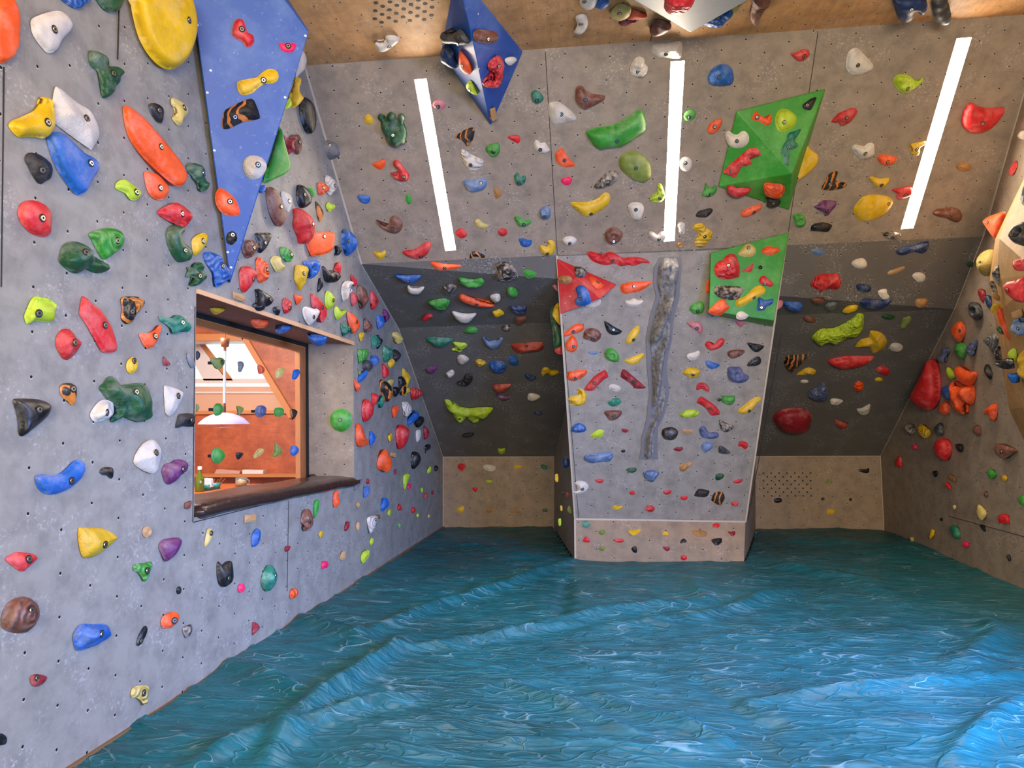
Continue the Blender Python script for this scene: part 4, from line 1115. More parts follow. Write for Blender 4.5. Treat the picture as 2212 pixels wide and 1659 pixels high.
grey blue half moon ledge|gb|j|.7|1782,370 1900,355 2080,330 2145,350 2150,430 2100,510 1980,550 1880,545 1810,470|2055,408
pale yellow comma shaped|py|s|.7|1955,1040 1980,985 2030,985 2090,1040 2175,1075 2150,1110 2070,1140 2000,1120|2030,1095
red three faceted pebble|re|c|.6|1650,1200 1700,1140 1760,1130 1830,1190 1830,1250 1760,1290 1700,1270|1715,1250
small orange and black arched|bo|j|.6|1880,1600 1900,1510 1980,1500 2060,1530 2125,1575 2090,1600 1980,1580 1900,1610|
T 1000 180 7.373
green round pebble with two bolt holes|te|s|.7|1085,190 1110,125 1160,105 1240,150 1285,230 1260,290 1180,330 1110,290|1180,272
craggy cream stone|wh|k|.6|1362,340 1400,300 1500,288 1620,350 1740,450 1808,550 1770,610 1640,630 1500,660 1440,650 1385,570 1362,460|1568,495
brown boomerang shaped|br|s|.8|1790,170 1800,80 1850,35 1910,50 1960,110 2050,160 2200,180 2260,200 2240,270 2120,340 1990,405 1910,412 1840,360 1790,270|1952,265
small red wedge|re|s|.6|712,865 760,830 870,825 915,860 905,930 870,957 790,915|838,875
green spiky shell shaped|lg|k|.7|358,1030 430,970 560,945 592,1020 580,1110 530,1170 460,1175 390,1110|482,1095
cream swirled comma shaped|wh|s|.8|1128,960 1150,910 1190,905 1240,950 1300,940 1340,980 1370,1035 1395,1050 1350,1100 1270,1115 1180,1085 1135,1020|1232,1058
orange quarter disc shaped|or|s|.4|1470,1150 1500,1080 1575,1028 1620,1090 1700,1200 1790,1300 1740,1325 1650,1340 1550,1310 1490,1250|1618,1225
small dark green claw shaped|te|c|.7|818,1510 830,1450 870,1418 895,1440 910,1490 985,1465 1005,1510 980,1590 920,1625 850,1600|892,1595
hot pink square|pk|s|.6|1558,1540 1600,1505 1690,1485 1740,1510 1730,1580 1680,1620 1600,1610|1638,1562
T 1010 370 7.373
small ochre pitted wedge|oc|k|.6|412,300 460,270 550,320 545,370 520,410 460,443 430,380|488,358
blue cylinder shaped two tier|gb|c|.9|1150,630 1180,575 1240,555 1310,590 1325,650 1305,740 1220,772 1165,730|1225,722
green bow tie shaped|lg|c|.7|748,730 800,710 850,740 890,770 950,780 1020,785 990,840 920,880 850,888 790,840|898,850
small red cobble|re|k|.7|478,970 510,920 580,905 635,950 630,1000 560,1038 500,1010|555,1005
small navy blue ledge|bl|k|.6|815,1075 870,1068 960,1090 1022,1100 1015,1160 970,1205 870,1200 830,1130|920,1142
yellow macaroni shaped|ye|s|.8|1150,1200 1190,1175 1260,1200 1290,1160 1275,1110 1340,1095 1390,1140 1395,1220 1360,1310 1270,1348 1180,1300|1272,1315
long yellow banana shaped|ye|s|.7|1642,515 1690,485 1870,490 2050,440 2150,360 2200,335 2260,360 2270,450 2210,560 2080,650 1960,710 1880,722 1800,670 1700,580|1965,680
cream oval pebble|wh|s|.7|1503,1100 1560,1045 1660,1035 1735,1080 1720,1140 1650,1185 1570,1180|1628,1150
T 930 0 5.925
dark grey seal head shaped|dg|s|.9|130,440 170,408 240,430 310,420 370,375 420,400 470,470 505,530 480,570 400,580 300,560 210,560 150,510|345,560
dusty brown loaf shaped|br|s|.8|545,430 590,375 700,385 800,395 855,430 855,500 800,550 700,550 600,535 550,500|735,500
navy blue pocket|db|s|.9|135,640 190,560 250,600 320,720 360,830 320,875 230,830 150,780 130,720|
orange almond shaped|or|s|.6|360,750 380,648 440,710 500,800 525,880 515,945 470,950 410,910 370,840|405,840
small lime leaf shaped|li|s|.5|450,1110 470,1060 510,1028 545,1080 580,1150 600,1210 560,1210 490,1170|500,1155
bright red cobblestone textured hooked|re|p|.9|730,840 760,770 830,715 890,720 930,790 930,900 900,1030 850,1110 790,1130 700,1115 685,1080 720,1015 790,1030 805,970 790,910 740,890|875,845
small cream oval|wh|s|.6|948,775 980,735 1060,725 1103,755 1080,800 1010,840|
small flat tan wooden block|tn|w|.4|755,1395 825,1368 855,1520 795,1555|
T 1220 0 4.809
cream disc shaped|wh|s|.5|150,0 190,-60 330,-80 345,0 310,70 250,100 180,80|205,18
blue and cream bulb|bl|s|.7|300,60 330,0 380,-50 460,0 450,50 380,90|
yellow green frosted disc shaped|py|s|.5|465,140 500,90 560,40 640,50 690,90 680,150 630,195 550,215 480,180|570,142
orange sail shaped|or|s|.5|640,195 700,95 780,125 858,170 800,195 720,205|
dark red pitted|dr|p|.6|555,235 600,200 680,205 770,205 720,240 610,272|
white speckled boot shaped|wh|s|.7|95,330 130,260 110,180 150,150 210,150 240,210 235,280 190,340 130,352|168,250
brown rounded thumb, under the grey volume|br|s|.8|880,330 900,280 930,200 1020,210 1110,270 1060,320 980,360 910,367|
bright red honeycomb boulder|re|p|.8|1030,60 1060,-40 1200,-90 1340,-60 1345,20 1280,90 1190,130 1080,130 1040,100|
large blue pitted boulder|bl|p|.8|1392,210 1450,130 1580,35 1600,90 1650,90 1710,70 1750,110 1740,160 1680,210 1620,260 1540,270 1450,250|1600,190
yellow green rounded, behind a blue boulder|py|s|.4|1600,90 1700,50 1790,55 1795,120 1700,210 1640,200|
white pronged|wh|k|.5|1590,70 1610,10 1690,-50 1820,-20 1800,50 1750,50 1720,20 1640,80|
brown drooping dog head shaped|br|c|.8|1920,170 1940,60 1950,0 2050,-40 2135,0 2120,60 2060,130 2030,200 1990,262 1940,240|2025,145
cream craggy block shaped|wh|k|.7|893,490 930,455 1050,450 1150,430 1218,440 1215,560 1190,610 1080,605 970,600 900,555|1052,560
cream knuckle shaped|wh|c|.9|680,700 720,620 770,585 825,610 830,660 860,690 860,740 810,798 740,795 690,770|762,748
large blue dome with chalky top|bl|s|.8|1485,810 1510,740 1560,690 1640,665 1720,690 1750,760 1755,830 1720,880 1620,890 1510,875|1605,800
T 1240 130 6.506
long glossy green sausage shaped|lg|s|.8|170,1030 190,990 330,940 500,920 650,860 780,780 870,710 950,705 1000,800 1015,930 1000,1000 880,1080 740,1180 600,1230 480,1235 380,1258 310,1230 240,1150|608,1140
large dark green oval|ol|s|.5|630,1420 680,1320 780,1280 900,1290 1010,1370 1080,1480 1090,1620 1040,1690 980,1720 860,1700 720,1600 650,1520|872,1520
pale mint round|lg|s|.5|1530,780 1580,710 1660,682 1712,740 1700,800 1640,850 1560,850|1618,805
small orange lozenge shaped|or|k|.6|1875,1010 1890,920 1960,850 2060,820 2085,860 2050,950 1990,1020 1920,1042|1975,935
grey and white round cup shaped|wh|s|.6|e 1568 1460 180 215 0|1568,1448
grey brown pitted fist shaped|mb|c|.8|280,1790 320,1720 420,1620 520,1550 600,1570 617,1640 560,1730 430,1790 340,1800|470,1710
T 1260 370 7.373
lime green striped boot shaped|li|l|.7|1058,450 1100,380 1170,330 1180,230 1190,190 1240,195 1280,280 1300,370 1290,440 1240,490 1150,498 1090,490|1215,435
cream tooth shaped|wh|s|.6|708,570 750,510 830,490 920,510 965,570 955,660 910,760 840,778 780,750 740,660|838,612
brown ring shaped|br|o|.8|345,1020 370,940 440,895 530,900 610,960 625,1020 580,1100 500,1150 420,1155 360,1090|485,1120
small cream kidney shaped|wh|s|.8|1040,1010 1060,960 1120,965 1180,1005 1230,960 1300,960 1325,1020 1300,1090 1220,1125 1140,1110 1070,1060|1205,1085
slim white and grey figure eight|wh|c|.6|1498,880 1510,820 1560,805 1620,840 1610,930 1620,980 1570,1012 1520,980 1510,920|1572,975
small copper ringed button|oc|o|.6|e 1545 1175 112 105 0|1547,1185
yellow grooved pelvis shaped|ye|l|.6|1735,910 1780,850 1870,825 1920,850 1960,910 2050,950 2040,1050 1980,1140 1900,1200 1820,1205 1765,1160 1790,1080 1830,1010 1800,950|1938,1042
green horned cat shaped|lg|k|.7|1878,370 1920,300 1940,190 1970,200 1990,245 2060,260 2110,225 2130,260 2110,340 2030,410 1930,405|1995,380
small black glossy wedge|bk|k|.6|1790,710 1830,640 1920,610 2020,588 2065,620 2030,680 1960,735 1850,735|1952,700
long red wavy wrench shaped|re|c|.6|50,1265 150,1275 310,1330 370,1290 450,1285 530,1320 630,1375 760,1360 900,1370 1000,1400 1055,1450 1040,1468 930,1465 800,1512 720,1495 600,1515 500,1475 400,1495 290,1485 150,1430 70,1340|465,1428
T 1530 170 7.373
small terracotta hooked bone shaped|or|c|.6|700,650 715,570 770,515 795,545 860,600 930,630 965,570 1010,590 1010,690 960,740 880,725 800,680|778,612
lemon yellow rounded|li|s|.6|1060,680 1080,570 1150,490 1270,490 1370,560 1408,650 1370,750 1250,830 1150,850 1090,790|1212,695
small black drop shaped two bolt|bk|s|.4|1500,420 1560,370 1650,310 1725,300 1690,390 1640,490 1570,500 1510,470|1575,422
cream heart shaped|wh|s|.6|265,900 290,845 340,835 400,880 470,885 530,840 590,840 640,900 648,980 600,1060 500,1105 400,1100 320,1050|455,995
teal lizard claw shaped|te|c|.6|1150,1180 1190,1060 1240,980 1270,870 1380,830 1480,800 1430,900 1380,990 1430,1060 1390,1110 1310,1150 1290,1260 1280,1385 1200,1350 1190,1220|1275,1090
red running figure shaped|re|c|.7|230,1500 340,1370 480,1250 560,1180 640,1115 740,1100 800,1130 840,1220 760,1230 650,1260 700,1350 600,1390 510,1420 450,1560 400,1575 320,1530|365,1480
yellow curved wing shaped, beside the upper green volume|ye|f|.5|1325,1655 1360,1500 1480,1200 1560,1030 1620,1120 1730,1200 1755,1280 1700,1400 1560,1530 1400,1640|1405,1590
T 1510 360 6.913
red fish shaped|re|s|.7|413,350 430,290 500,280 570,310 680,310 770,320 760,370 680,420 600,455 500,440 440,400|
orange ribbed barrel shaped|or|l|.7|955,320 985,240 1150,245 1250,270 1285,320 1260,420 1180,470 1060,450 970,400|
small black cat faced|bk|k|.6|990,460 1060,470 1160,460 1220,520 1180,590 1080,620 1010,590 1020,530|1110,550
orange clog shaped|or|s|.7|625,700 680,640 800,590 910,560 942,590 900,650 800,720 680,757 635,740|820,682
black and orange boomerang shaped|bo|k|.7|1825,330 1880,230 1940,110 2060,65 2070,110 2040,200 2100,230 2200,240 2190,300 2080,340 1950,355|1955,260
purple fluttering leaf shaped|pu|c|.6|1715,595 1770,570 1830,510 1930,500 2050,520 2040,590 1980,660 1930,720 1880,740 1850,680 1770,640|1910,660
bright green tube shaped|lg|o|.9|1400,720 1460,695 1550,710 1590,780 1590,850 1530,900 1450,890 1420,820|
black glossy slug shaped|bk|s|.7|1665,920 1700,860 1780,840 1860,830 1985,870 1960,930 1920,972 1780,965 1690,960|
T 1680 60 6.913
small red rounded cup shaped|re|s|.8|190,385 270,370 370,320 450,330 480,380 450,440 370,495 290,490|395,425
large cream triangular|wh|s|.6|1015,550 1040,400 1100,320 1180,300 1240,350 1330,440 1430,570 1370,650 1200,712 1080,680 1030,620|1200,560
lime fish tail shaped|li|c|.7|1720,790 1790,700 1880,695 1970,720 2060,790 2150,750 2165,780 2110,860 1990,940 1910,985 1800,930|1945,912
red angular hook shaped|re|k|.7|795,1410 900,1280 1020,1230 1140,1190 1190,1250 1140,1340 1060,1430 940,1470 910,1420|1030,1345
T 1780 280 6.144
cream heart shaped cup|wh|s|.8|375,270 390,205 450,200 530,220 590,175 660,190 668,300 640,350 560,388 470,365|550,320
small orange fish head shaped|or|s|.7|705,370 760,330 860,335 970,375 940,430 880,470 790,475 730,430|848,430
yellow mushroom shaped, touching the light strip|ye|l|.7|1140,210 1200,175 1340,145 1355,190 1280,240 1270,310 1220,358 1170,330|1235,262
small yellow smile shaped|ye|j|.7|605,650 640,620 740,650 865,640 830,730 750,778 690,750|765,738
pink notched|re|s|.5|895,800 1000,775 1110,748 1165,770 1165,860 1080,910 960,920 970,850|1080,870
large yellow oval disc shaped|ye|s|.4|390,1070 430,980 520,890 650,862 830,880 915,940 900,1010 820,1110 700,1180 560,1225 440,1190|860,985
small orange and grey engraved oval|oc|k|.5|1750,490 1790,440 1870,430 1960,480 1950,530 1870,560 1790,540|
pinkish brown paddle shaped|br|s|.8|1445,1110 1490,1055 1600,1045 1700,1030 1790,1060 1835,1140 1800,1210 1720,1222 1600,1170 1500,1150|1700,1130
grey and black oval cup shaped|mb|c|.7|780,1390 840,1355 940,1350 1025,1385 1010,1430 930,1460 840,1440|910,1430
T 1900 0 5.529
large navy blue double lobed|db|s|.9|155,-40 300,-60 450,-60 540,0 575,60 550,130 480,155 420,120 405,190 340,240 260,248 210,200 180,100|380,110
dark grey elephant trunk shaped|dg|s|.9|610,60 640,0 700,-30 800,-20 820,60 858,190 830,270 740,290 680,260 630,190|
large orange red half melon shaped|re|s|.7|975,1430 1010,1300 1090,1222 1180,1270 1320,1290 1475,1275 1480,1340 1400,1460 1300,1550 1190,1590 1070,1580 990,1510|1232,1475
T 1500 490 7.212
cream and yellow shell shaped|py|s|.6|680,420 740,340 820,262 900,280 960,350 940,430 850,470 750,460|845,328
orange lips shaped|or|c|.6|1045,370 1090,320 1190,305 1335,350 1280,410 1180,440 1080,420|
big red coral shaped with holes|re|p|.8|315,730 320,600 380,540 450,510 490,450 580,415 650,450 680,530 705,600 705,760 640,800 480,822 370,790|530,600
tiny red dart shaped|re|k|.5|728,690 800,650 860,600 925,570 890,700 800,705|832,672
small black ball shaped|bk|s|.7|e 1028 632 68 62 0|1028,635
rose red kidney shaped|re|s|.7|1005,840 1030,780 1090,762 1150,810 1215,860 1220,920 1170,935 1090,910 1020,880|1097,885
large black and tan marbled rock shaped|mb|k|.8|300,1010 330,930 450,910 600,920 700,930 770,960 730,1060 690,1120 600,1140 480,1135 370,1090|518,1080
yellow slipper shaped|ye|j|.8|635,1190 660,1140 800,1070 900,970 980,920 1060,920 1110,980 1080,1040 960,1110 820,1200 700,1245 650,1230|928,1100
blue horned pocket shaped|bl|p|.8|965,1290 990,1200 990,1130 1020,1095 1100,1140 1225,1120 1210,1200 1120,1250 1090,1300 1000,1310|1045,1258
large coral orange lumpy|or|s|.8|215,1330 260,1260 350,1170 420,1130 490,1150 500,1200 545,1240 520,1290 400,1380 300,1370|
cream bean shaped, above a mauve pebble|wh|s|.8|650,1380 680,1330 740,1315 810,1350 845,1385 780,1440 670,1440|
mauve pebble|pi|s|.7|640,1460 700,1445 805,1470 760,1540 700,1565 660,1520|
orange block at the left edge of the lower green volume|or|s|.6|175,1000 190,850 240,815 250,900 245,1010 210,1035|
long yellow crescent on the right flank|ye|s|.8|1300,1040 1345,760 1370,670 1440,675 1490,740 1470,860 1400,970 1320,1040|
pink clam shaped on the right flank|pi|s|.8|1260,1280 1290,1100 1330,1085 1380,1150 1370,1230 1310,1280|
T 1690 500 5.027
small steel blue rounded|gb|s|.6|310,210 350,185 420,190 460,230 440,258 380,260|
small peach clam shaped|wh|s|.6|750,350 780,310 870,288 915,330 910,385 850,405 790,385|
navy blue ribbed wave|db|l|.7|1230,220 1320,165 1430,145 1520,115 1590,110 1580,190 1520,240 1430,225 1300,260|
tan narrow bar|tn|k|.6|1145,440 1210,410 1310,378 1330,400 1240,450 1155,470|
cream thumbnail shaped|wh|s|.6|1410,480 1450,445 1520,450 1555,490 1530,540 1480,550 1440,520|1467,518
large dark red segmented caterpillar shaped|re|l|.8|305,590 330,530 370,480 430,460 560,455 610,470 640,550 610,620 560,640 500,620 420,660 370,630|
navy blue squared|db|k|.6|800,580 870,570 950,590 965,640 900,662 830,650|
cream comma shaped|wh|s|.6|1035,660 1070,630 1130,625 1140,670 1165,710 1130,740 1080,725|1100,690
long navy blue oval|db|s|.6|845,760 900,725 1010,735 1100,740 1195,715 1160,790 1060,840 930,830 860,800|
tan round cratered|oc|s|.6|1440,760 1480,725 1570,730 1570,790 1530,825 1460,815|
blue jagged triangular|bl|k|.6|10,790 40,760 140,770 220,800 210,850 150,875 70,850|
small maroon and grey oval|br|s|.6|310,740 370,715 460,735 440,780 370,790|
small grey chipped|gy|k|.6|455,810 500,770 600,765 580,820 540,860 500,850|
small yellow bow shaped|ye|c|.6|655,850 720,805 820,800 800,860 730,880 665,880|770,858
small brown and grey bean|br|k|.6|220,940 260,910 350,930 360,980 310,1000 250,980|
long lime caterpillar shaped|li|p|.8|320,1150 370,1090 430,1055 580,1040 680,990 760,940 820,890 880,900 885,960 880,1020 860,1070 790,1130 700,1140 620,1190 560,1215 490,1190 420,1225 370,1210|665,1150
small dark green leaf on the lower slope|gr|s|.5|1075,930 1110,900 1200,910 1225,940 1170,958 1110,950|
dark olive scratched|ol|k|.5|1290,1000 1310,940 1390,920 1400,970 1350,1050 1280,1060|
large yellow crumpled flower shaped|ye|k|.7|790,1250 850,1170 940,1150 950,1080 1040,1085 1100,1120 1135,1180 1120,1250 1060,1300 980,1322 950,1260 850,1260|
cream oval pebble right of a yellow flower|wh|s|.6|1165,1260 1190,1215 1260,1210 1310,1250 1280,1300 1200,1300|
long orange red canoe shaped|re|s|.7|492,1412 560,1375 700,1350 860,1350 1000,1355 930,1420 800,1470 650,1490 560,1465|
black marbled|bo|k|.7|15,1430 50,1350 160,1340 285,1335 240,1400 170,1480 100,1530 50,1500|
yellow paper plane shaped|ye|k|.6|150,1560 220,1500 290,1475 365,1510 340,1560 250,1562|290,1548
small red flaring|re|s|.6|1010,1495 1060,1465 1130,1470 1165,1510 1140,1560 1080,1560|
tiny cream oval|wh|s|.5|e 240 1628 90 40 0|
tiny yellow ring|ye|s|.5|e 1047 1608 88 48 0|
T 1180 540 7.373
orange and black oval pebble|oc|k|.7|178,450 240,410 340,405 405,440 410,500 350,548 260,545 200,500|
dark blue bean shaped with pale top|bl|s|.8|450,800 500,730 465,620 520,565 600,575 660,640 710,780 700,850 600,890 500,890|550,780
orange oval inlaid with wood grain|or|s|.3|680,430 780,445 880,520 915,560 860,610 800,615 720,540|822,512
grey marbled craggy|mb|k|.6|450,260 560,270 650,340 635,400 590,435 470,430 455,350|
white rocky lump, under a red volume|wh|k|.6|625,890 700,830 850,780 875,820 840,880 740,910|
orange torpedo shaped|or|s|.6|1180,620 1200,550 1250,525 1400,505 1690,495 1690,520 1560,620 1450,670 1300,700 1220,690|1397,580
cream tooth arch shaped|wh|j|.7|1250,840 1270,800 1330,800 1390,770 1460,795 1520,795 1545,830 1470,895 1380,905 1290,880|
black guitar pick shaped|bk|s|.6|925,1130 990,1160 1100,1230 1205,1290 1160,1340 1060,1355 980,1310 940,1220|1070,1272
brown donut shaped|br|p|.7|590,1350 620,1280 700,1245 800,1260 865,1320 870,1390 830,1440 770,1470 680,1440 600,1410|740,1412
slim yellow keyhole shaped|ye|j|.7|1275,1440 1310,1350 1370,1270 1440,1210 1490,1230 1480,1300 1450,1380 1400,1460 1320,1500 1280,1490|1390,1432
orange tongue shaped|or|s|.7|265,1345 350,1260 450,1190 530,1168 595,1200 600,1260 550,1300 430,1345 300,1380|430,1300
orange pumpkin seed shaped|or|s|.6|300,1500 350,1420 420,1355 480,1430 502,1530 470,1600 400,1635 330,1600|435,1540
pink rounded hold poking past the left edge of the pillar|pi|s|.8|60,450 100,370 160,330 165,500 185,660 120,600 70,530|
yellow looped hold on the pillar's left edge|ye|c|.7|100,1010 140,890 200,845 215,1000 225,1185 180,1160 120,1080|
long green hold down the pillar's left edge|gr|s|.7|60,980 110,900 130,1100 180,1220 240,1340 245,1500 130,1560 110,1340 80,1150|
red hold low on the pillar's left edge|re|s|.7|135,1590 180,1510 245,1500 255,1650 180,1650|
T 840 550 5.821
orange smile shaped, just under the crease|or|s|.6|520,95 600,95 720,115 905,130 880,165 780,190 650,200 570,165|700,172
dark blue smile shaped|bl|s|.6|70,250 200,258 320,255 410,262 360,320 300,355 220,350 130,305|240,342
large black and cream hooded cave shaped|mb|p|1.|1345,130 1400,95 1490,95 1570,150 1600,200 1625,260 1600,300 1500,330 1400,325 1350,280 1370,210|
small green chipped|lg|k|.6|1690,200 1760,190 1840,220 1860,245 1800,290 1730,295|1770,268
green double lipped|lg|c|.7|870,285 960,295 1060,305 1160,295 1200,330 1180,380 1100,408 1000,400 880,355 900,330|
cream comma shaped with a long shadow|wh|s|.8|235,430 240,385 290,405 370,410 440,400 440,430 390,485 310,492 250,470|
small black and white panda faced|mb|k|.8|680,400 760,372 830,385 855,420 800,490 750,500 700,470|
long orange tongue|or|s|.7|878,540 900,500 960,505 1100,560 1240,600 1335,635 1250,655 1120,650 1000,620 910,580|1105,628
small green knobbly|lg|c|.7|1488,430 1530,405 1600,425 1622,480 1600,530 1540,530 1500,500|1550,485
light green scallop shaped|lg|l|.6|490,590 580,562 700,550 770,580 750,640 690,700 600,680 530,640|
small cream molar shaped|wh|c|.8|1270,520 1330,492 1395,500 1400,570 1350,600 1300,580|
chalky cream half moon|wh|s|.6|795,710 900,730 1000,740 1100,735 1060,800 1000,850 900,845 830,790|
small rose red bean|re|s|.8|425,800 460,755 530,745 555,775 500,810 470,835 430,830|
small yellow notched|ye|c|.6|1300,715 1350,700 1390,682 1455,735 1400,775 1340,788|
small dark blue lattice textured|db|p|.6|1520,650 1600,645 1720,650 1720,720 1660,755 1570,720|
brown rounded block|br|s|.6|1590,780 1640,770 1730,780 1700,850 1650,885 1600,860|
small green bean with bolt|lg|s|.8|945,970 990,915 1060,905 1115,930 1100,980 1020,985|1040,962
grey oval pebble at the lower crease|mb|s|.7|1415,920 1460,885 1520,885 1535,920 1510,960 1450,955|
large teal half moon|te|s|.7|470,1060 490,1040 640,1040 805,1055 780,1090 700,1150 630,1162 560,1130|
lime fish shaped|li|c|.6|805,1100 900,1105 960,1110 988,1145 930,1190 900,1222 790,1200 800,1180 840,1160|880,1190
blue horseshoe shaped|gb|j|.8|1180,1040 1210,1035 1260,1075 1340,1075 1390,1045 1435,1045 1420,1100 1370,1170 1290,1175 1220,1130|
long red brick shaped|ro|k|.7|1535,1125 1700,1110 1935,1100 1935,1190 1850,1220 1700,1240 1600,1235|1735,1155
T 860 690 5.529
small cream pebble with three bolt holes|wh|s|.6|710,450 740,420 800,430 848,475 800,520 750,540 715,500|762,480
small yellow open mouthed|ye|p|.7|925,490 960,473 1020,485 1055,520 1020,550 960,560 935,530|
blue clam shaped|bl|p|.7|1075,535 1120,500 1200,490 1270,510 1298,560 1270,615 1200,632 1130,610|
blue square block with white writing|bl|k|.6|1310,440 1340,432 1410,440 1440,520 1420,550 1330,540|
purple rounded triangle|pu|s|.7|325,590 370,565 450,555 465,585 420,640 390,650 340,620|
small cream nut shaped|wh|c|.8|570,650 600,620 650,600 675,635 650,680 600,688|
black lumpy bird shaped|bk|p|.8|700,750 770,730 800,660 850,645 890,680 880,740 820,795 740,780|
yellow bow tie shaped|ye|c|.7|1710,640 1730,580 1780,570 1830,605 1910,610 1915,645 1830,670 1800,640 1760,650 1730,680|
small navy wedge|db|s|.6|1515,655 1560,655 1650,690 1630,720 1570,730 1520,690|
red half moon, above a purple one|ro|s|.7|1128,790 1180,775 1340,770 1340,800 1290,850 1220,868 1150,840|
purple crescent|pu|s|.6|1160,880 1240,905 1350,915 1320,955 1260,970 1200,945|
small cream cushion shaped|wh|s|.7|1548,920 1560,885 1630,885 1698,915 1670,950 1600,978 1550,955|
big yellow green and white grape cluster shaped|li|c|.8|555,970 590,955 640,980 710,1030 780,1045 850,1060 950,1050 1060,1045 1130,1055 1120,1090 1060,1160 980,1170 960,1215 900,1230 840,1190 820,1160 780,1205 720,1210 670,1170 650,1120 600,1080|735,1190
small navy oval|db|s|.5|e 1672 1122 95 48 5|
small black slug|bk|s|.6|765,1380 800,1360 900,1352 895,1385 850,1412 780,1405|
small yellow cat faced, above the left kickboard|li|k|.7|1192,1535 1230,1545 1278,1535 1270,1590 1230,1612 1200,1590|
T 1190 740 7.9
small navy and pale blue slotted|gb|s|.6|635,150 700,140 790,155 790,190 740,205 650,190|
green donut shaped|lg|o|.8|920,180 960,110 1030,95 1110,140 1165,230 1160,310 1090,335 1000,310 930,250|
slim yellow chalky blade shaped|ye|s|.6|1255,305 1330,270 1450,220 1570,180 1585,220 1510,330 1400,380 1300,350|
salmon shell shaped|or|l|.7|270,580 300,500 400,480 520,465 600,465 620,510 560,580 450,640 380,660 290,630|420,605
red slanted plank shaped, tilting up right|re|k|.6|568,790 640,690 760,560 900,475 945,490 980,580 940,610 850,680 740,810 680,828 590,815|745,690
red slanted plank shaped, tilting down right|dr|k|.6|1190,570 1215,470 1260,458 1350,530 1480,640 1620,765 1540,785 1440,780 1340,690 1210,600|1410,670
yellow curled horn shaped|ye|c|.8|290,970 350,925 450,900 510,860 490,820 440,795 520,790 580,840 610,910 600,1000 540,1065 420,1070 310,1050 360,1020|
cream scalloped pebble|wh|c|.7|985,760 1010,720 1080,710 1160,740 1195,780 1160,835 1080,830 1010,800|
teal green cracked cobble|te|k|.7|972,1020 1030,970 1120,940 1190,970 1195,1030 1120,1085 1030,1090 985,1060|1078,1045
dull brown trapezoid|br|k|.6|905,1190 980,1160 1180,1158 1218,1190 1180,1260 1100,1320 1000,1328 950,1260|1075,1250
blue and white pocket shaped|bl|p|.8|340,1490 390,1410 480,1375 570,1410 605,1480 560,1525 470,1538 380,1525|
bright lime slice shaped|li|s|.6|668,1580 740,1530 820,1480 890,1495 910,1530 870,1600 780,1625 700,1610|785,1590
tiny maroon diamond|dr|k|.6|1205,1480 1250,1470 1335,1500 1290,1538 1230,1525|
T 1430 640 7.542
green chestnut shaped|lg|s|.7|445,200 500,130 620,85 680,120 690,200 660,270 560,300 480,260|580,242
mauve and cream petal shaped|pi|s|.7|395,415 460,425 540,410 610,420 660,490 665,560 625,625 560,570 470,510|570,522
bright orange red smile shaped|re|s|.7|700,780 740,730 790,740 840,790 890,740 940,685 1000,690 1020,730 980,810 900,860 800,885 730,850|
dark brown sandwich shaped|br|l|.7|1060,920 1120,880 1220,870 1340,880 1330,930 1240,990 1140,1015 1080,970|
glossy black half moon|bk|s|.6|1385,755 1480,765 1660,805 1620,870 1550,912 1480,890 1420,820|1530,840
small cream ear shaped|wh|s|.8|405,960 450,930 530,910 590,885 618,920 590,1000 510,1045 430,1020|525,1018
blue half moon with pointed tip|bl|s|.6|710,1060 740,1040 820,1070 945,1115 880,1170 800,1185 730,1140|
black rounded triangle, below a black half moon|bk|s|.6|1390,1110 1440,1040 1540,980 1600,1000 1615,1070 1570,1120 1480,1140 1400,1140|1510,1090
yellow cube shaped with chipped corner|ye|k|.7|335,1240 420,1165 500,1160 620,1200 600,1280 550,1335 440,1325 370,1280|508,1278
slate blue helmet shaped ring|sl|o|.8|1065,1220 1080,1155 1180,1145 1280,1160 1330,1250 1415,1300 1400,1360 1310,1410 1200,1410 1110,1380 1070,1310|
red ridged cap shaped|re|l|.7|562,1470 590,1415 680,1408 760,1470 770,1560 730,1560 650,1510 570,1530|
T 1420 830 8.508
long red plank shaped|re|k|.6|725,320 780,235 830,232 960,320 1080,410 1160,540 1080,570 990,575 930,500 850,410 740,350|965,442
bright green crown shaped|lg|k|.7|1180,270 1215,205 1320,215 1420,210 1425,310 1370,375 1280,380 1190,330|
tiny black ball|bk|s|.6|e 1140 284 76 62 0|
yellow striped lens shaped|li|l|.7|415,560 470,500 600,468 710,475 770,520 750,570 670,605 540,620 440,600|
yellow flip flop shaped|ye|j|.7|1488,500 1510,450 1600,380 1700,300 1800,235 1880,235 1910,290 1850,330 1780,430 1700,520 1560,550 1500,530|1690,492
black and white striped half moon|mb|l|.7|1140,655 1200,680 1310,730 1430,780 1400,810 1320,865 1240,882 1170,840 1140,740|
large dark bowl shaped|dk|s|.7|78,890 110,820 200,788 300,795 370,850 380,910 330,1000 250,1030 150,1015 95,960|240,980
small wooden split bar|tn|w|.5|455,825 655,835 650,908 455,895|
blue boomerang lump|sl|c|.7|765,830 820,765 880,780 930,860 1000,890 1090,880 1130,940 1080,995 960,1000 850,990 790,930|
sky blue clear drop shaped|gb|s|.7|805,1130 850,1070 920,1055 1000,1080 1020,1150 960,1220 870,1260 830,1220|
dark grey cone shaped|dg|s|.7|1130,1140 1180,1130 1260,1180 1345,1250 1300,1285 1200,1280 1125,1250|
small red anvil shaped|re|k|.7|1490,1110 1505,1050 1560,1040 1660,1080 1665,1150 1610,1200 1550,1150 1485,1140|
small white and red roof shaped|dr|k|.6|295,1195 380,1150 480,1180 420,1235 340,1225|
tan folded leaf shaped|oc|c|.7|415,1500 450,1465 540,1440 640,1430 655,1460 600,1510 500,1580 430,1560|
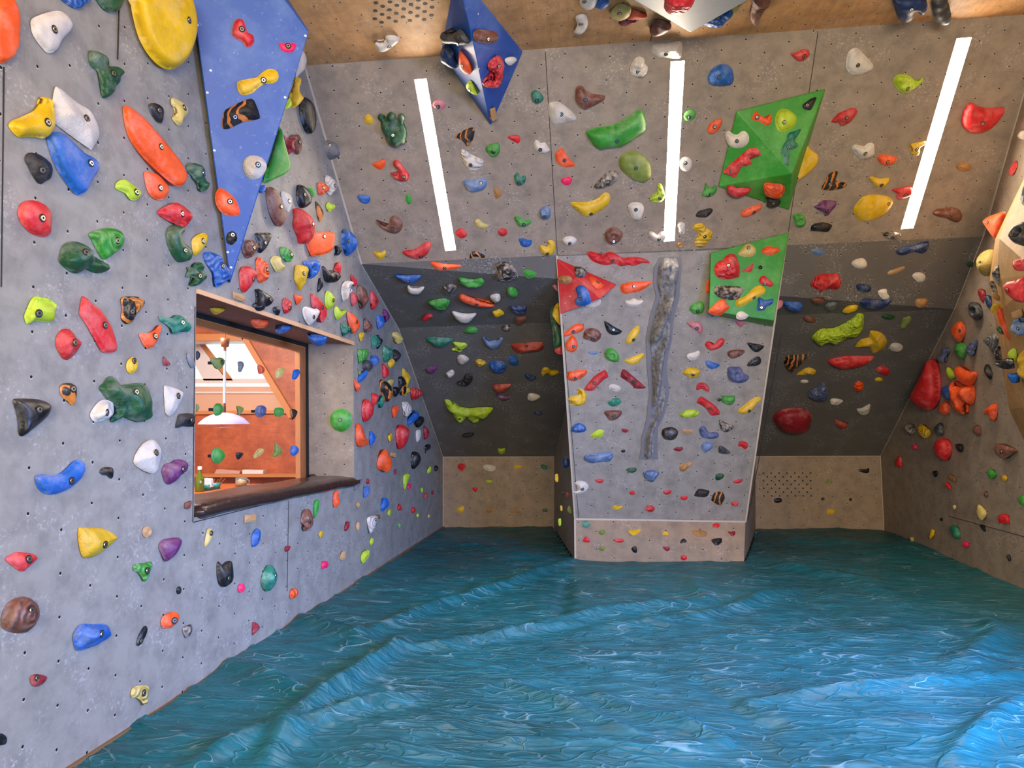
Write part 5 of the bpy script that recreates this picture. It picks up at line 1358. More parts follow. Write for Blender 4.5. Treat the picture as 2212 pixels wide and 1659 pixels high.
T 1190 900 7.214
small black pea|bk|s|.6|e 1128 535 66 46 0|
long grey and blue bench shaped|gb|l|.7|510,640 560,590 700,565 860,545 950,555 965,620 920,700 800,705 640,725 550,700|
small green ribbed|gr|k|.6|1175,820 1240,795 1330,800 1330,850 1260,880 1190,855|
blue and white layered cone|gb|l|.8|1435,880 1490,840 1600,830 1690,880 1650,940 1600,1010 1530,1010 1470,960|
small red boat shaped|re|s|.6|688,975 815,975 805,1030 760,1040 715,1020|
grey mask shaped with a bite|wh|c|.6|340,1165 430,1140 430,1120 375,1030 450,998 540,1020 588,1080 560,1150 480,1195 380,1195|495,1128
small red diamond|re|k|.7|1222,1180 1270,1150 1310,1175 1300,1215 1240,1215|
small red loaf shaped|re|s|.7|1748,1165 1860,1145 1880,1175 1840,1210 1780,1212|
small yellow slice|ye|l|.7|960,1400 990,1378 1060,1395 1130,1385 1090,1440 1020,1460 975,1440|
round red, near the bottom of the pillar|re|p|.7|1465,1430 1500,1385 1570,1385 1620,1430 1590,1480 1530,1490 1480,1465|
T 1450 930 8.296
tan driftwood shaped|oc|c|.7|148,650 200,600 290,575 380,565 370,610 300,680 220,735 155,715|
small green curly|gr|c|.7|795,800 830,775 900,765 945,800 930,850 860,890 795,880|
small red slanted|re|s|.6|1100,915 1180,885 1270,865 1275,900 1220,945 1150,945|
black polygonal|bk|k|.6|415,1150 470,1060 520,1045 640,1065 690,1095 640,1180 560,1195 430,1180|
black and orange shield shaped|bo|k|.7|715,1230 780,1110 920,1105 960,1210 930,1270 880,1345 800,1310 740,1270|
tiny red oval|re|s|.6|165,1190 200,1175 285,1180 285,1230 220,1248 175,1225|
small red ring shaped, bottom corner of the pillar|re|o|.6|1065,1310 1110,1270 1190,1270 1205,1310 1180,1355 1120,1355|
T 1220 1100 5.267
dark green square|te|k|.5|185,140 250,132 290,160 285,205 210,207|238,172
small olive nut shaped|ol|k|.6|382,265 400,235 450,235 465,270 430,293 395,285|
red cone shaped on the kickboard|re|s|.6|203,370 220,325 245,308 288,350 280,378|240,352
red rectangle on the kickboard|re|s|.5|572,337 662,338 665,375 578,375|610,352
yellow winged|ye|k|.6|730,240 850,228 862,245 810,290 770,298 740,275|785,268
mustard round with notch|ye|p|.6|e 1148 275 82 50 5|1158,275
tan craggy long|oc|k|.5|1445,240 1540,238 1610,250 1612,305 1500,308 1465,280|
small red block, top right of the kickboard|re|s|.5|1690,165 1755,162 1755,205 1690,203|1725,178
dark red keyhole shaped|dr|s|.6|1855,255 1890,255 1930,248 1942,275 1915,308 1885,290|1918,275
black crescent with bolt|bk|s|.6|1312,375 1335,338 1365,338 1390,372 1350,380 1320,390|1348,358
black hexagonal|bk|s|.5|1670,345 1780,328 1785,375 1740,410 1700,400|1730,366
small mustard claw, low left of the kickboard|ol|k|.6|385,450 410,425 465,425 440,478 410,470|425,450
black quarter round|bk|s|.5|760,450 780,423 815,425 822,492 780,488|790,452
maroon triangle|dr|s|.5|1113,428 1195,430 1185,470 1160,478|1165,455
low round red|re|s|.6|e 1355 550 74 62 10|1355,550
T 2080 230 5.03
orange half moon, beside the plywood prow|or|s|.6|220,1250 270,1200 380,1160 460,1140 468,1220 440,1330 370,1440 300,1380 250,1310|265,1260
small round cream, touching the right edge|wh|s|.7|598,310 630,268 680,270 680,350 640,358 605,340|635,320
tall crimson chip shaped|re|k|.5|497,710 520,650 575,588 595,640 560,710 525,750 500,735|
dark grey handle loop, on the plywood prow|dg|o|.8|505,1420 540,1340 600,1285 700,1250 740,1300 740,1450 640,1500 560,1485|530,1395|P
grey and gold oval, on the plywood prow|gy|k|.6|620,960 650,870 700,850 700,1080 640,1060|||P
T 2080 520 5.03
round yellow football shaped|py|k|.9|148,230 190,140 280,95 340,110 372,190 360,290 300,370 240,388 180,340|182,235
dark green knob, half lost in shadow|gr|k|.6|30,250 70,225 130,240 140,270 90,290 50,280|
red flat studded, on the plywood prow|re|k|.6|540,230 600,200 700,180 700,310 600,330 545,290|||P
big rose red faceted egg, on the plywood prow|re|s|.8|455,490 500,440 600,420 700,390 700,640 610,670 540,620 480,570|485,535|P
grey craggy skull, on the plywood prow|mb|k|.8|315,340 380,262 420,300 458,360 440,490 380,480 330,420|372,380|P
brown and black pitted|mb|k|.7|283,455 320,430 350,460 380,570 330,560 300,500|
small tan thumb|oc|s|.7|320,590 360,570 400,600 400,655 340,635|
yellow ringed disc|ye|o|.6|300,730 340,685 400,680 415,710 370,750 330,785 300,765|350,728
long orange sail shaped, hanging from the prow|or|s|.6|365,750 430,725 460,830 500,930 530,1030 545,1120 480,1060 420,950 380,840|
small wooden block, on the plywood prow|tn|w|.5|525,775 640,735 655,815 540,850|||P
blue crab claw shaped, on the plywood prow|gb|c|.8|535,920 560,860 620,840 625,880 700,900 700,1010 620,1030 555,980|595,955|P
small dark green knob, under the prow|gr|s|.6|360,945 400,935 440,1020 390,1000|
large grey ribbed fan|gy|l|.6|225,1070 270,1030 340,1005 430,1040 400,1140 370,1230 300,1170 250,1120|
black and white lava shaped|mb|p|.8|390,1130 430,1080 500,1090 545,1150 500,1230 460,1300 390,1310 360,1240|375,1245
lime hook shaped, below the prow|li|s|.7|485,1240 520,1180 570,1170 590,1250 570,1310 520,1290|
big yellow spiky cluster|ye|k|.8|585,1290 650,1200 700,1200 700,1490 620,1480 585,1420 610,1370|
large black glossy lump|bk|s|.8|345,1310 400,1330 440,1290 500,1280 555,1320 520,1390 430,1390 360,1350|
blue cup shaped|bl|s|.7|490,1445 600,1450 605,1500 560,1550 510,1520|
dark pointed shard|dk|k|.6|230,1385 262,1340 320,1430 300,1510 240,1450|
small dark red drop, high on the right wall|dr|s|.6|160,545 200,520 245,560 235,620 220,680 180,620|
dark navy lump, next to a dark red drop|db|s|.6|240,600 290,600 310,690 290,740 250,690|
T 1920 600 4.88
large dark grey seashell shaped|dg|o|.7|852,270 900,258 960,290 990,370 970,430 920,448 860,390|
orange red almond, with two bolt holes|or|s|.6|660,560 700,490 765,455 805,520 800,600 760,675 700,660|745,560
green leaf, right of a lilac hold|lg|k|.6|690,760 715,690 790,690 825,750 800,830 760,860 710,820|
dark blue cobbled teardrop|sl|p|.7|830,720 900,660 938,645 920,750 890,820 850,825 825,780|
lilac double lobed|sl|s|.7|510,840 560,790 565,740 610,735 650,765 610,820 580,890 530,880|
giant red and pink egg shaped|re|s|.8|245,1270 270,1190 330,1080 400,920 440,855 490,865 530,960 550,1080 545,1240 500,1350 420,1400 330,1370 280,1320|
lime chip|li|s|.6|605,970 630,940 680,980 700,1040 660,1070 620,1040|612,990
salmon heart topped|or|s|.8|700,960 750,930 810,970 860,985 920,985 930,1040 890,1120 820,1135 740,1090 705,1030|
orange fist shaped|or|c|.9|735,1150 880,1130 910,1180 905,1290 870,1345 810,1320 815,1380 800,1440 720,1420 675,1360 670,1240 670,1120 700,1090|
blue square, beside a giant red egg|bl|k|.6|555,1160 610,1135 668,1150 660,1230 640,1295 590,1270 555,1230|
bright orange egg|or|s|.7|538,1390 560,1330 610,1310 640,1350 640,1420 600,1445 550,1430|
bright vermilion glove shaped|or|c|.7|1010,1425 1060,1350 1110,1325 1145,1350 1145,1430 1120,1500 1085,1505 1060,1460|
black and silver knobbly, lower right wall|mb|s|.7|160,1580 190,1540 260,1545 275,1620 240,1660 190,1630|
yellow wavy, lower right wall|ye|l|.6|305,1580 340,1545 390,1570 440,1620 430,1670 370,1690 325,1650|
grey black dome, lower right wall|dg|s|.7|475,1590 530,1530 570,1550 580,1640 540,1670 490,1640|
brown and grey knot, lower right wall|br|k|.7|883,1590 920,1550 965,1570 970,1650 930,1670 890,1630|
T 1900 880 4.365
small hot pink oval, lower right wall|pk|s|.6|e 332 372 45 58 -15|
big red egg, lower right wall|re|s|.8|525,370 550,305 610,290 660,320 683,390 660,470 620,505 570,480 535,430|
small black square chip, right wall|bk|k|.6|712,350 785,350 785,415 740,415|
brown duck head shaped, right wall|br|s|.7|1088,390 1120,340 1200,360 1300,400 1290,425 1220,460 1165,485 1110,450|1145,418
red half oval, near the right corner|re|s|.5|145,515 165,475 205,455 213,550 185,563 155,550|
small black nub, right wall|bk|s|.5|500,605 540,598 545,640 520,655|
tiny brown cuboid, right wall|br|w|.5|658,632 725,660 718,710 660,680|
tiny red chip, right wall|re|s|.5|615,720 640,705 675,750 672,780 630,750|
small bright green knob, right wall|lg|k|.6|1020,590 1060,580 1105,620 1090,655 1030,670|
tiny yellow ball, right wall|ye|s|.7|e 1178 665 55 58 0|
tiny brown nub, right wall|br|k|.5|980,820 1000,790 1022,825 1005,850|
green rounded at the right edge|lg|s|.6|1305,860 1340,825 1380,830 1380,910 1340,922|
tiny pale yellow bead, right wall|py|s|.5|e 705 940 34 46 0|
pale lime pear shaped, right wall|py|s|.7|918,990 930,925 950,918 1000,970 1008,1010 980,1055 950,1060|
small crimson square, right wall|re|s|.5|1118,1030 1150,1008 1215,1015 1222,1100 1190,1090 1130,1090|
tiny black bead, right wall|bk|s|.5|e 582 1056 26 32 0|
yellow sliver, right wall|ye|s|.5|470,1220 490,1150 520,1165 510,1210 485,1240|
green oval, low on the right wall|te|s|.6|665,1140 690,1110 740,1130 765,1200 740,1245 690,1210|
small black twig, right wall|bk|k|.5|942,1110 990,1110 1000,1170 970,1155|
small pink ball, low on the right wall|pk|s|.6|e 812 1292 62 60 0|
tiny pale yellow block, by the floor|py|k|.5|285,1225 320,1225 325,1270 295,1285|
small black hook, by the lower right floor|bk|k|.5|1195,1400 1220,1385 1240,1430 1220,1452|
T 1640 780 4.366
navy bell shaped with white rim|sl|p|.8|450,325 490,270 560,240 590,200 620,210 655,300 640,350 560,372 490,350|
large dark red oval pillow|dr|s|.7|130,540 170,480 270,445 400,445 480,480 500,540 470,620 400,660 280,665 180,620|
small orange knob, lower right slope|or|p|.7|893,240 920,190 970,195 990,240 960,280 915,285|
cream toothed|wh|c|.6|672,360 720,352 790,368 770,395 730,418 680,408|
cream bird shaped|wh|c|.6|918,450 970,440 1045,405 1035,480 1000,508 950,495|1000,480
small rust wedge|ro|k|.6|710,545 780,570 845,600 800,640 740,625|
two bolt black bar, on the right kickboard|bk|s|.4|940,1020 1000,1020 1035,1010 1028,1055 950,1045|972,1035
small green ring with white bolt, on the right kickboard|ol|o|.4|e 642 1132 42 40 0|642,1132
tiny black ring, on the right kickboard|bk|o|.4|e 600 1300 34 28 0|
tiny black triangle, on the right kickboard|bk|k|.4|845,1305 865,1288 875,1310 860,1320|
small black two bolt, below the hole pattern of the right kickboard|bk|s|.4|138,1305 160,1292 208,1295 210,1330 150,1335|168,1313
small yellow, low on the right kickboard|ye|k|.4|640,1400 680,1400 720,1410 700,1440 645,1445|
T 940 940 5.926
red cobble, on the left kickboard|re|k|.6|285,395 320,357 375,375 395,410 345,465 300,440|328,418
long cream slab, on the left kickboard|wh|k|.5|620,385 690,378 775,400 760,450 700,462 625,430|
yellow arrow shaped, on the left kickboard|ye|k|.5|1010,390 1040,380 1135,405 1060,425 1030,440|1040,410
dark green square, on the left kickboard|te|s|.5|1365,372 1440,395 1425,440 1355,415|1398,405
small lime half moon, on the left kickboard|li|s|.5|658,575 725,580 722,605 690,615 660,600|
red triangular, on the left kickboard|re|s|.5|472,675 520,668 545,680 520,728 490,710|505,695
yellow and black crescent, on the left kickboard|ye|s|.6|262,958 310,920 360,908 372,945 350,990 300,990|327,963
tan and black half moon, on the left kickboard|oc|s|.5|645,950 690,940 745,938 720,980 680,992|
tiny tan sliver, on the left kickboard|oc|k|.4|1008,950 1045,945 1105,995 1015,992|1040,965
small dark green block, on the left kickboard|gr|s|.5|1380,945 1430,940 1435,980 1380,980|1414,962
yellow lumpy, on the pillar's left flank|ye|c|.6|1535,510 1570,500 1575,590 1540,590|
navy tall half disc, on the pillar's left flank|db|s|.7|1625,330 1680,260 1720,330 1715,400 1680,422 1640,410|
tiny black bead, on the pillar's left flank|bk|s|.5|e 1635 745 42 44 0|
tiny dark red bead, on the pillar's left flank|dr|s|.5|e 1692 762 38 66 0|
small yellow sliver, on the pillar's left flank|ye|s|.5|1600,905 1625,905 1630,960 1605,965|
dark olive pointed, on the pillar's left flank|ol|k|.5|1690,950 1720,895 1750,990 1720,1000|
lime strip, low on the pillar's left flank|li|s|.5|1575,1080 1610,1068 1610,1150 1585,1155|
T 640 0 6.913
white boomerang bean shaped|wh|s|.8|1172,650 1200,620 1280,615 1330,590 1330,540 1400,522 1500,535 1535,575 1510,630 1420,700 1320,760 1230,755 1190,710|1390,700
"""

# ------------------------------------------------------------------ big plywood volumes
def paint_mat(name, col, chalk=0.55, col2=None):
    t = NT(name)
    tc = t.n('ShaderNodeTexCoord').outputs['Object']
    a = t.noise(tc, 2.6, 5, 0.65)
    b = t.mix(t.math('MULTIPLY', t.ramp(a, [(0.48, (0, 0, 0)), (0.72, (1, 1, 1))]), chalk), lin(col), lin(col2 or '#8fa2b8'))
    n2 = t.noise(tc, 30, 4, 0.7)
    b = t.mix(t.math('MULTIPLY', t.ramp(n2, [(0.62, (0, 0, 0)), (0.75, (1, 1, 1))]), 0.25), b, lin('#dcdcdc'))
    t.l(b, t.b.inputs['Base Color'])
    t.b.inputs['Roughness'].default_value = 0.5
    return t.m
M_VBLUE = paint_mat('blue_volume_paint', '#174b96', 0.38, '#6f8fba')
M_VGREEN = paint_mat('green_volume_paint', '#2f8a24', 0.5, '#7dbf62')
M_VRED = paint_mat('red_volume_paint', '#c01f22', 0.5, '#d98a80')
M_VGREY = paint_mat('grey_volume_paint', '#8f9194', 0.4, '#787b7f')
M_SCREW = simple('screw_head', '#d8d6d0', 0.35, 0.6)

def vol(label, spec, faces, mat, screws=(), bevel=0.006, flat=None):
    """spec: (pixel, plane, lift off that plane in metres)"""
    P = []
    for px, pl, lift in spec:
        p0, n = PLANES[pl]
        P.append(hit(px, p0 + n * lift, n))
    if flat:
        i, a_, b_, c_ = flat
        P[i] = hit(spec[i][0], P[a_], plane_n(P[a_], P[b_], P[c_]))
    c = sum(P, Vector()) / len(P)
    bm = bmesh.new()
    bv = [bm.verts.new(p) for p in P]
    for f in faces:
        try: bm.faces.new([bv[i] for i in f])
        except ValueError: pass
    bmesh.ops.recalc_face_normals(bm, faces=bm.faces)
    if bevel:
        bmesh.ops.bevel(bm, geom=bm.edges[:], offset=bevel, segments=1, affect='EDGES')
    bmesh.ops.triangulate(bm, faces=bm.faces[:])
    o = bm_obj('wall_volume', bm, mat, loc=c)
    tag(o, label, 'climbing volume', 'painted plywood volumes')
    bpy.context.view_layer.update()
    bv_ = BVHTree.FromObject(o, bpy.context.evaluated_depsgraph_get())
    for s in screws:
        d = ray(*s)
        h = bv_.ray_cast(CO - c, d)
        if h[0] is not None:
            n = h[1] if h[1].dot(d) < 0 else -h[1]
            p = h[0] + c
            a = n.orthogonal().normalized(); b = n.cross(a)
            vs = [p + n * .003] + [p + (a * math.cos(k) + b * math.sin(k)) * .008 + n * .001 for k in [i * math.pi / 4 for i in range(8)]]
            mkobj('screw', vs, [(0, 1 + i, 1 + (i + 1) % 8) for i in range(8)], M_SCREW, parent=o, loc=p)
    return o

vols = [
 vol('huge blue wedge volume hanging point down on the left wall above the window',
     [((497, 612), 'L', 0.03), ((407, -60), 'L', 0.03), ((560, -75), 'L', .55), ((668, 68), 'L', .62), ((497, 612), 'L', 0), ((407, -60), 'L', 0), ((585, -60), 'L', 0)],
     [(0, 3, 2, 1), (0, 1, 5, 4), (0, 4, 6, 3), (3, 6, 2), (1, 2, 6, 5), (4, 5, 6)], M_VBLUE,
     [(426, 54), (463, 325), (448, 200), (660, 77), (616, 210), (492, 545), (499, 578), (455, 152)], flat=(2, 0, 1, 3)),
 vol('dark blue pyramid volume bridging the wooden ceiling and the sloping panel',
     [((952, 112), 'C', 0), ((985, -70), 'C', 0), ((1134, 116), 'C', 0), ((1060, 272), 'S2', 0), ((1024, 100), 'C', .3)],
     [(0, 4, 1), (0, 3, 4), (4, 3, 2), (1, 4, 2), (0, 1, 2), (0, 2, 3)], M_VBLUE, [(1058, 268), (1033, 30), (1035, 148), (966, 140)]),
 vol('pale grey pointed volume on the wooden ceiling, cut by the top edge',
     [((1492, 70), 'C', .22), ((1262, -60), 'C', .3), ((1720, -60), 'C', .3), ((1492, 60), 'C', 0), ((1262, -70), 'C', 0), ((1720, -70), 'C', 0)],
     [(0, 1, 2), (3, 5, 4), (0, 3, 4, 1), (0, 2, 5, 3), (1, 4, 5, 2)], M_VGREY, []),
 vol('upper green kite shaped volume on the sloping panel beside a yellow wing',
     [((1591, 240), 'S2', .02), ((1783, 192), 'S2', .02), ((1704, 453), 'S2', .02), ((1552, 403), 'S2', .02), ((1711, 375), 'S2', .32),
      ((1591, 240), 'S2', 0), ((1783, 192), 'S2', 0), ((1704, 453), 'S2', 0), ((1552, 403), 'S2', 0)],
     [(0, 4, 1), (0, 3, 4), (3, 2, 4), (1, 4, 2), (5, 6, 7, 8), (0, 1, 6, 5), (1, 2, 7, 6), (2, 3, 8, 7), (3, 0, 5, 8)], M_VGREEN, []),
 vol('lower green box volume on the upper right of the pillar',
     [((1535, 546), 'P', .06), ((1704, 502), 'P', .06), ((1672, 693), 'P', .3), ((1532, 672), 'P', .2),
      ((1541, 548), 'P', 0), ((1704, 502), 'P', 0), ((1669, 706), 'P', 0), ((1529, 678), 'P', 0)],
     [(0, 3, 2, 1), (4, 5, 6, 7), (0, 1, 5, 4), (1, 2, 6, 5), (2, 3, 7, 6), (3, 0, 4, 7)], M_VGREEN, [], flat=(3, 0, 1, 2)),
 vol('red triangular volume on the upper left corner of the pillar',
     [((1202, 558), 'P', .01), ((1332, 615), 'P', .01), ((1297, 645), 'P', .24), ((1210, 679), 'P', .01),
      ((1202, 558), 'P', 0), ((1332, 615), 'P', 0), ((1280, 640), 'P', 0), ((1210, 679), 'P', 0)],
     [(0, 2, 1), (0, 3, 2), (4, 5, 6, 7), (0, 1, 5, 4), (1, 2, 6, 5), (2, 3, 7, 6), (3, 0, 4, 7)], M_VRED, [(1221, 655), (1231, 640)]),
]

# plywood prow that juts from the right wall at the edge of the view
def onX(x, y, off):
    p = RA + nR * off
    return hit((x, y), p, nR)
V = [onX(2160, 516, .55), onX(2236, 335, .15), onX(2242, 590, .9), onX(2152, 604, .5), onX(2166, 668, .5), onX(2206, 880, .28),
     onX(2136, 607, .02), onX(2180, 884, .02), onX(2290, 900, .4), onX(2150, 515, .02), onX(2290, 330, .02), onX(2260, 1050, .0)]
pr = mkobj('wall_right_prow', V, [(0, 1, 2), (0, 2, 3), (2, 8, 4), (2, 4, 3), (8, 5, 4), (0, 3, 6), (0, 6, 9), (3, 4, 6), (4, 7, 6), (4, 5, 7), (1, 10, 9), (1, 9, 0), (5, 8, 11), (5, 11, 7)], M_PLY,
           uvs=[(v.y, v.z) for v in V])
pr['kind'] = 'structure'

# ------------------------------------------------------------------ collision surfaces for placing the holds
bpy.context.view_layer.update()
TREES = []
def add_tree(o):
    me = o.data
    M = Matrix.Translation(parent_loc(o))
    vs = [M @ v.co for v in me.vertices]
    TREES.append(BVHTree.FromPolygons(vs, [tuple(p.vertices) for p in me.polygons]))
for o in list(S.collection.objects):
    if o.type != 'MESH': continue
    r = o
    while r.parent: r = r.parent
    if o.name.startswith(('wall_left', 'wall_right', 'wall_back', 'ceiling')) and 'next' not in o.name: add_tree(o)
    elif r.name == 'pillar' and not o.name.startswith('edge'): add_tree(o)
    elif r.name == 'window_1' and o.name.split('.')[0] in ('lintel', 'jamb'): add_tree(o)
    elif o.name.startswith('wall_volume'): add_tree(o)

def surf_hit(px):
    d = ray(*px)
    best = None
    for t in TREES:
        h = t.ray_cast(CO, d)
        if h[0] is not None and (best is None or h[3] < best[2]):
            n = h[1] if h[1].dot(d) < 0 else -h[1]
            best = (h[0], n, h[3])
    return best

# ------------------------------------------------------------------ hold builder
def catmull(P, k=3):
    n = len(P); out = []
    for i in range(n):
        p0, p1, p2, p3 = P[i - 1], P[i], P[(i + 1) % n], P[(i + 2) % n]
        for j in range(k):
            t = j / k
            out.append(tuple(0.5 * (2 * p1[a] + (p2[a] - p0[a]) * t + (2 * p0[a] - 5 * p1[a] + 4 * p2[a] - p3[a]) * t * t
                                    + (3 * p1[a] - p0[a] - 3 * p2[a] + p3[a]) * t ** 3) for a in (0, 1)))
    return out
def poly_area(P):
    return 0.5 * sum(P[i - 1][0] * P[i][1] - P[i][0] * P[i - 1][1] for i in range(len(P)))
def in_poly(x, y, P):
    w = np.zeros(x.shape, bool)
    n = len(P)
    for i in range(n):
        ax, ay = P[i]; bx, by = P[(i + 1) % n]
        if ay == by: continue
        c = ((ay > y) != (by > y)) & (x < (bx - ax) * (y - ay) / (by - ay) + ax)
        w ^= c
    return w
def dist_poly(x, y, P):
    d = np.full(x.shape, 1e9)
    n = len(P)
    for i in range(n):
        ax, ay = P[i]; bx, by = P[(i + 1) % n]
        dx, dy = bx - ax, by - ay
        L = dx * dx + dy * dy + 1e-18
        t = np.clip(((x - ax) * dx + (y - ay) * dy) / L, 0, 1)
        d = np.minimum(d, np.hypot(x - ax - t * dx, y - ay - t * dy))
    return d

def parse():
    recs = []
    ox = oy = 0; sc = 1
    for ln in DATA.strip().split('\n'):
        ln = ln.strip()
        if not ln or ln[0] == '#': continue
        if ln.startswith('T '):
            q = ln.split(); ox, oy, sc = float(q[1]), float(q[2]), float(q[3]); continue
        f = ln.split('|')
        desc, col, sty, h, outl, bolt = f[:6]
        rest = [x for x in f[6:] if x]
        cv = lambda s: (ox + float(s.split(',')[0]) / sc, oy + float(s.split(',')[1]) / sc)
        if outl.startswith('e '):
            a = [float(v) for v in outl[2:].split()]
            rot = math.radians(a[4]) if len(a) > 4 else 0
            P = []
            for k in range(12):
                t = 2 * math.pi * k / 12
                ex, ey = a[2] / 2 * math.cos(t), a[3] / 2 * math.sin(t)
                P.append((ox + (a[0] + ex * math.cos(rot) - ey * math.sin(rot)) / sc, oy + (a[1] + ex * math.sin(rot) + ey * math.cos(rot)) / sc))
        else:
            P = [cv(s) for s in outl.split()]
        if poly_area(P) < 0: P = P[::-1]
        recs.append(dict(desc=desc, col=col, sty=sty, h=float(h), P=P, bolt=cv(bolt) if bolt else None, surf=rest[0] if rest else None,
                         area=abs(poly_area(P)), c=(sum(p[0] for p in P) / len(P), sum(p[1] for p in P) / len(P)),
                         bb=(min(p[0] for p in P), min(p[1] for p in P), max(p[0] for p in P), max(p[1] for p in P))))
    return recs

FORCE = {'white scalloped, mostly': 'L', 'pale lime half disc': 'L', 'tall green pointed': 'L', 'bright blue drop': 'L', 'yellow double cupped': 'L',
         'orange sail shaped': 'C', 'blue and cream bulb': 'C', 'dark red pitted': 'C', 'brown rounded thumb': 'C', 'yellow green rounded, behind': 'C',
         'white pronged': 'C', 'white rocky lump': 'P', 'mauve pebble': 'P', 'orange block at the left edge': 'P', 'large navy blue double': 'C',
         'dark grey elephant': 'C', 'brown drooping': 'C', 'cream disc': 'C', 'large yellow egg': 'L', 'large grey craggy': 'L', 'red fluted pyramid': 'L',
         'red wedge at the corner': 'L', 'tan egg shaped': 'L', 'purple and maroon knotted': 'L', 'white boomerang': 'C', 'yellow curved wing': 'S2',
         'bright blue handle': 'L', 'long orange sail': 'PR', 'giant red and pink': 'R', 'round yellow football': 'R', 'orange half moon, beside': 'R',
         'grey craggy skull': 'PR', 'brown and black pitted': 'PR', 'small tan thumb': 'PR', 'yellow ringed disc': 'PR',
         'dark green square|te': None}
def surface_for(r):
    px = r['bolt'] or r['c']
    code = r['surf'] if r['surf'] != 'P' else None
    for k, v in FORCE.items():
        if r['desc'].startswith(k): code = v
    d = r['desc']
    if "pillar's left edge" in d or 'left edge of the pillar' in d or "pillar's left flank" in d or 'right flank' in d:
        right = 'right flank' in d
        a, b = (P1R, P2R) if right else (P1L, P2L)
        pa, pb_ = px_of(a), px_of(b)
        t = (r['c'][1] - pa[1]) / (pb_[1] - pa[1])
        if t >= 0: q = a.lerp(b, min(t, 1))
        else:
            q = (P0R if right else P0L)
        q = q + Vector((0, .16, 0))
        return hit(r['c'], q, Vector((0, -1, 0))), Vector((0, -1, 0)), False
    if code == 'PR':
        n = Vector((-.45, -.87, -.15)).normalized()
        q = V[0] + Vector((.0, .05, 0))
        return hit(r['c'], q, n), n, True
    if code in PLANES:
        p0, n = PLANES[code]
        return hit(px, p0, n), n, code != 'G'
    for q in (px, r['c']):
        h = surf_hit(q)
        if h: return h[0], h[1], True
    p0, n = PLANES['R']
    return hit(px, p0, n), n, True

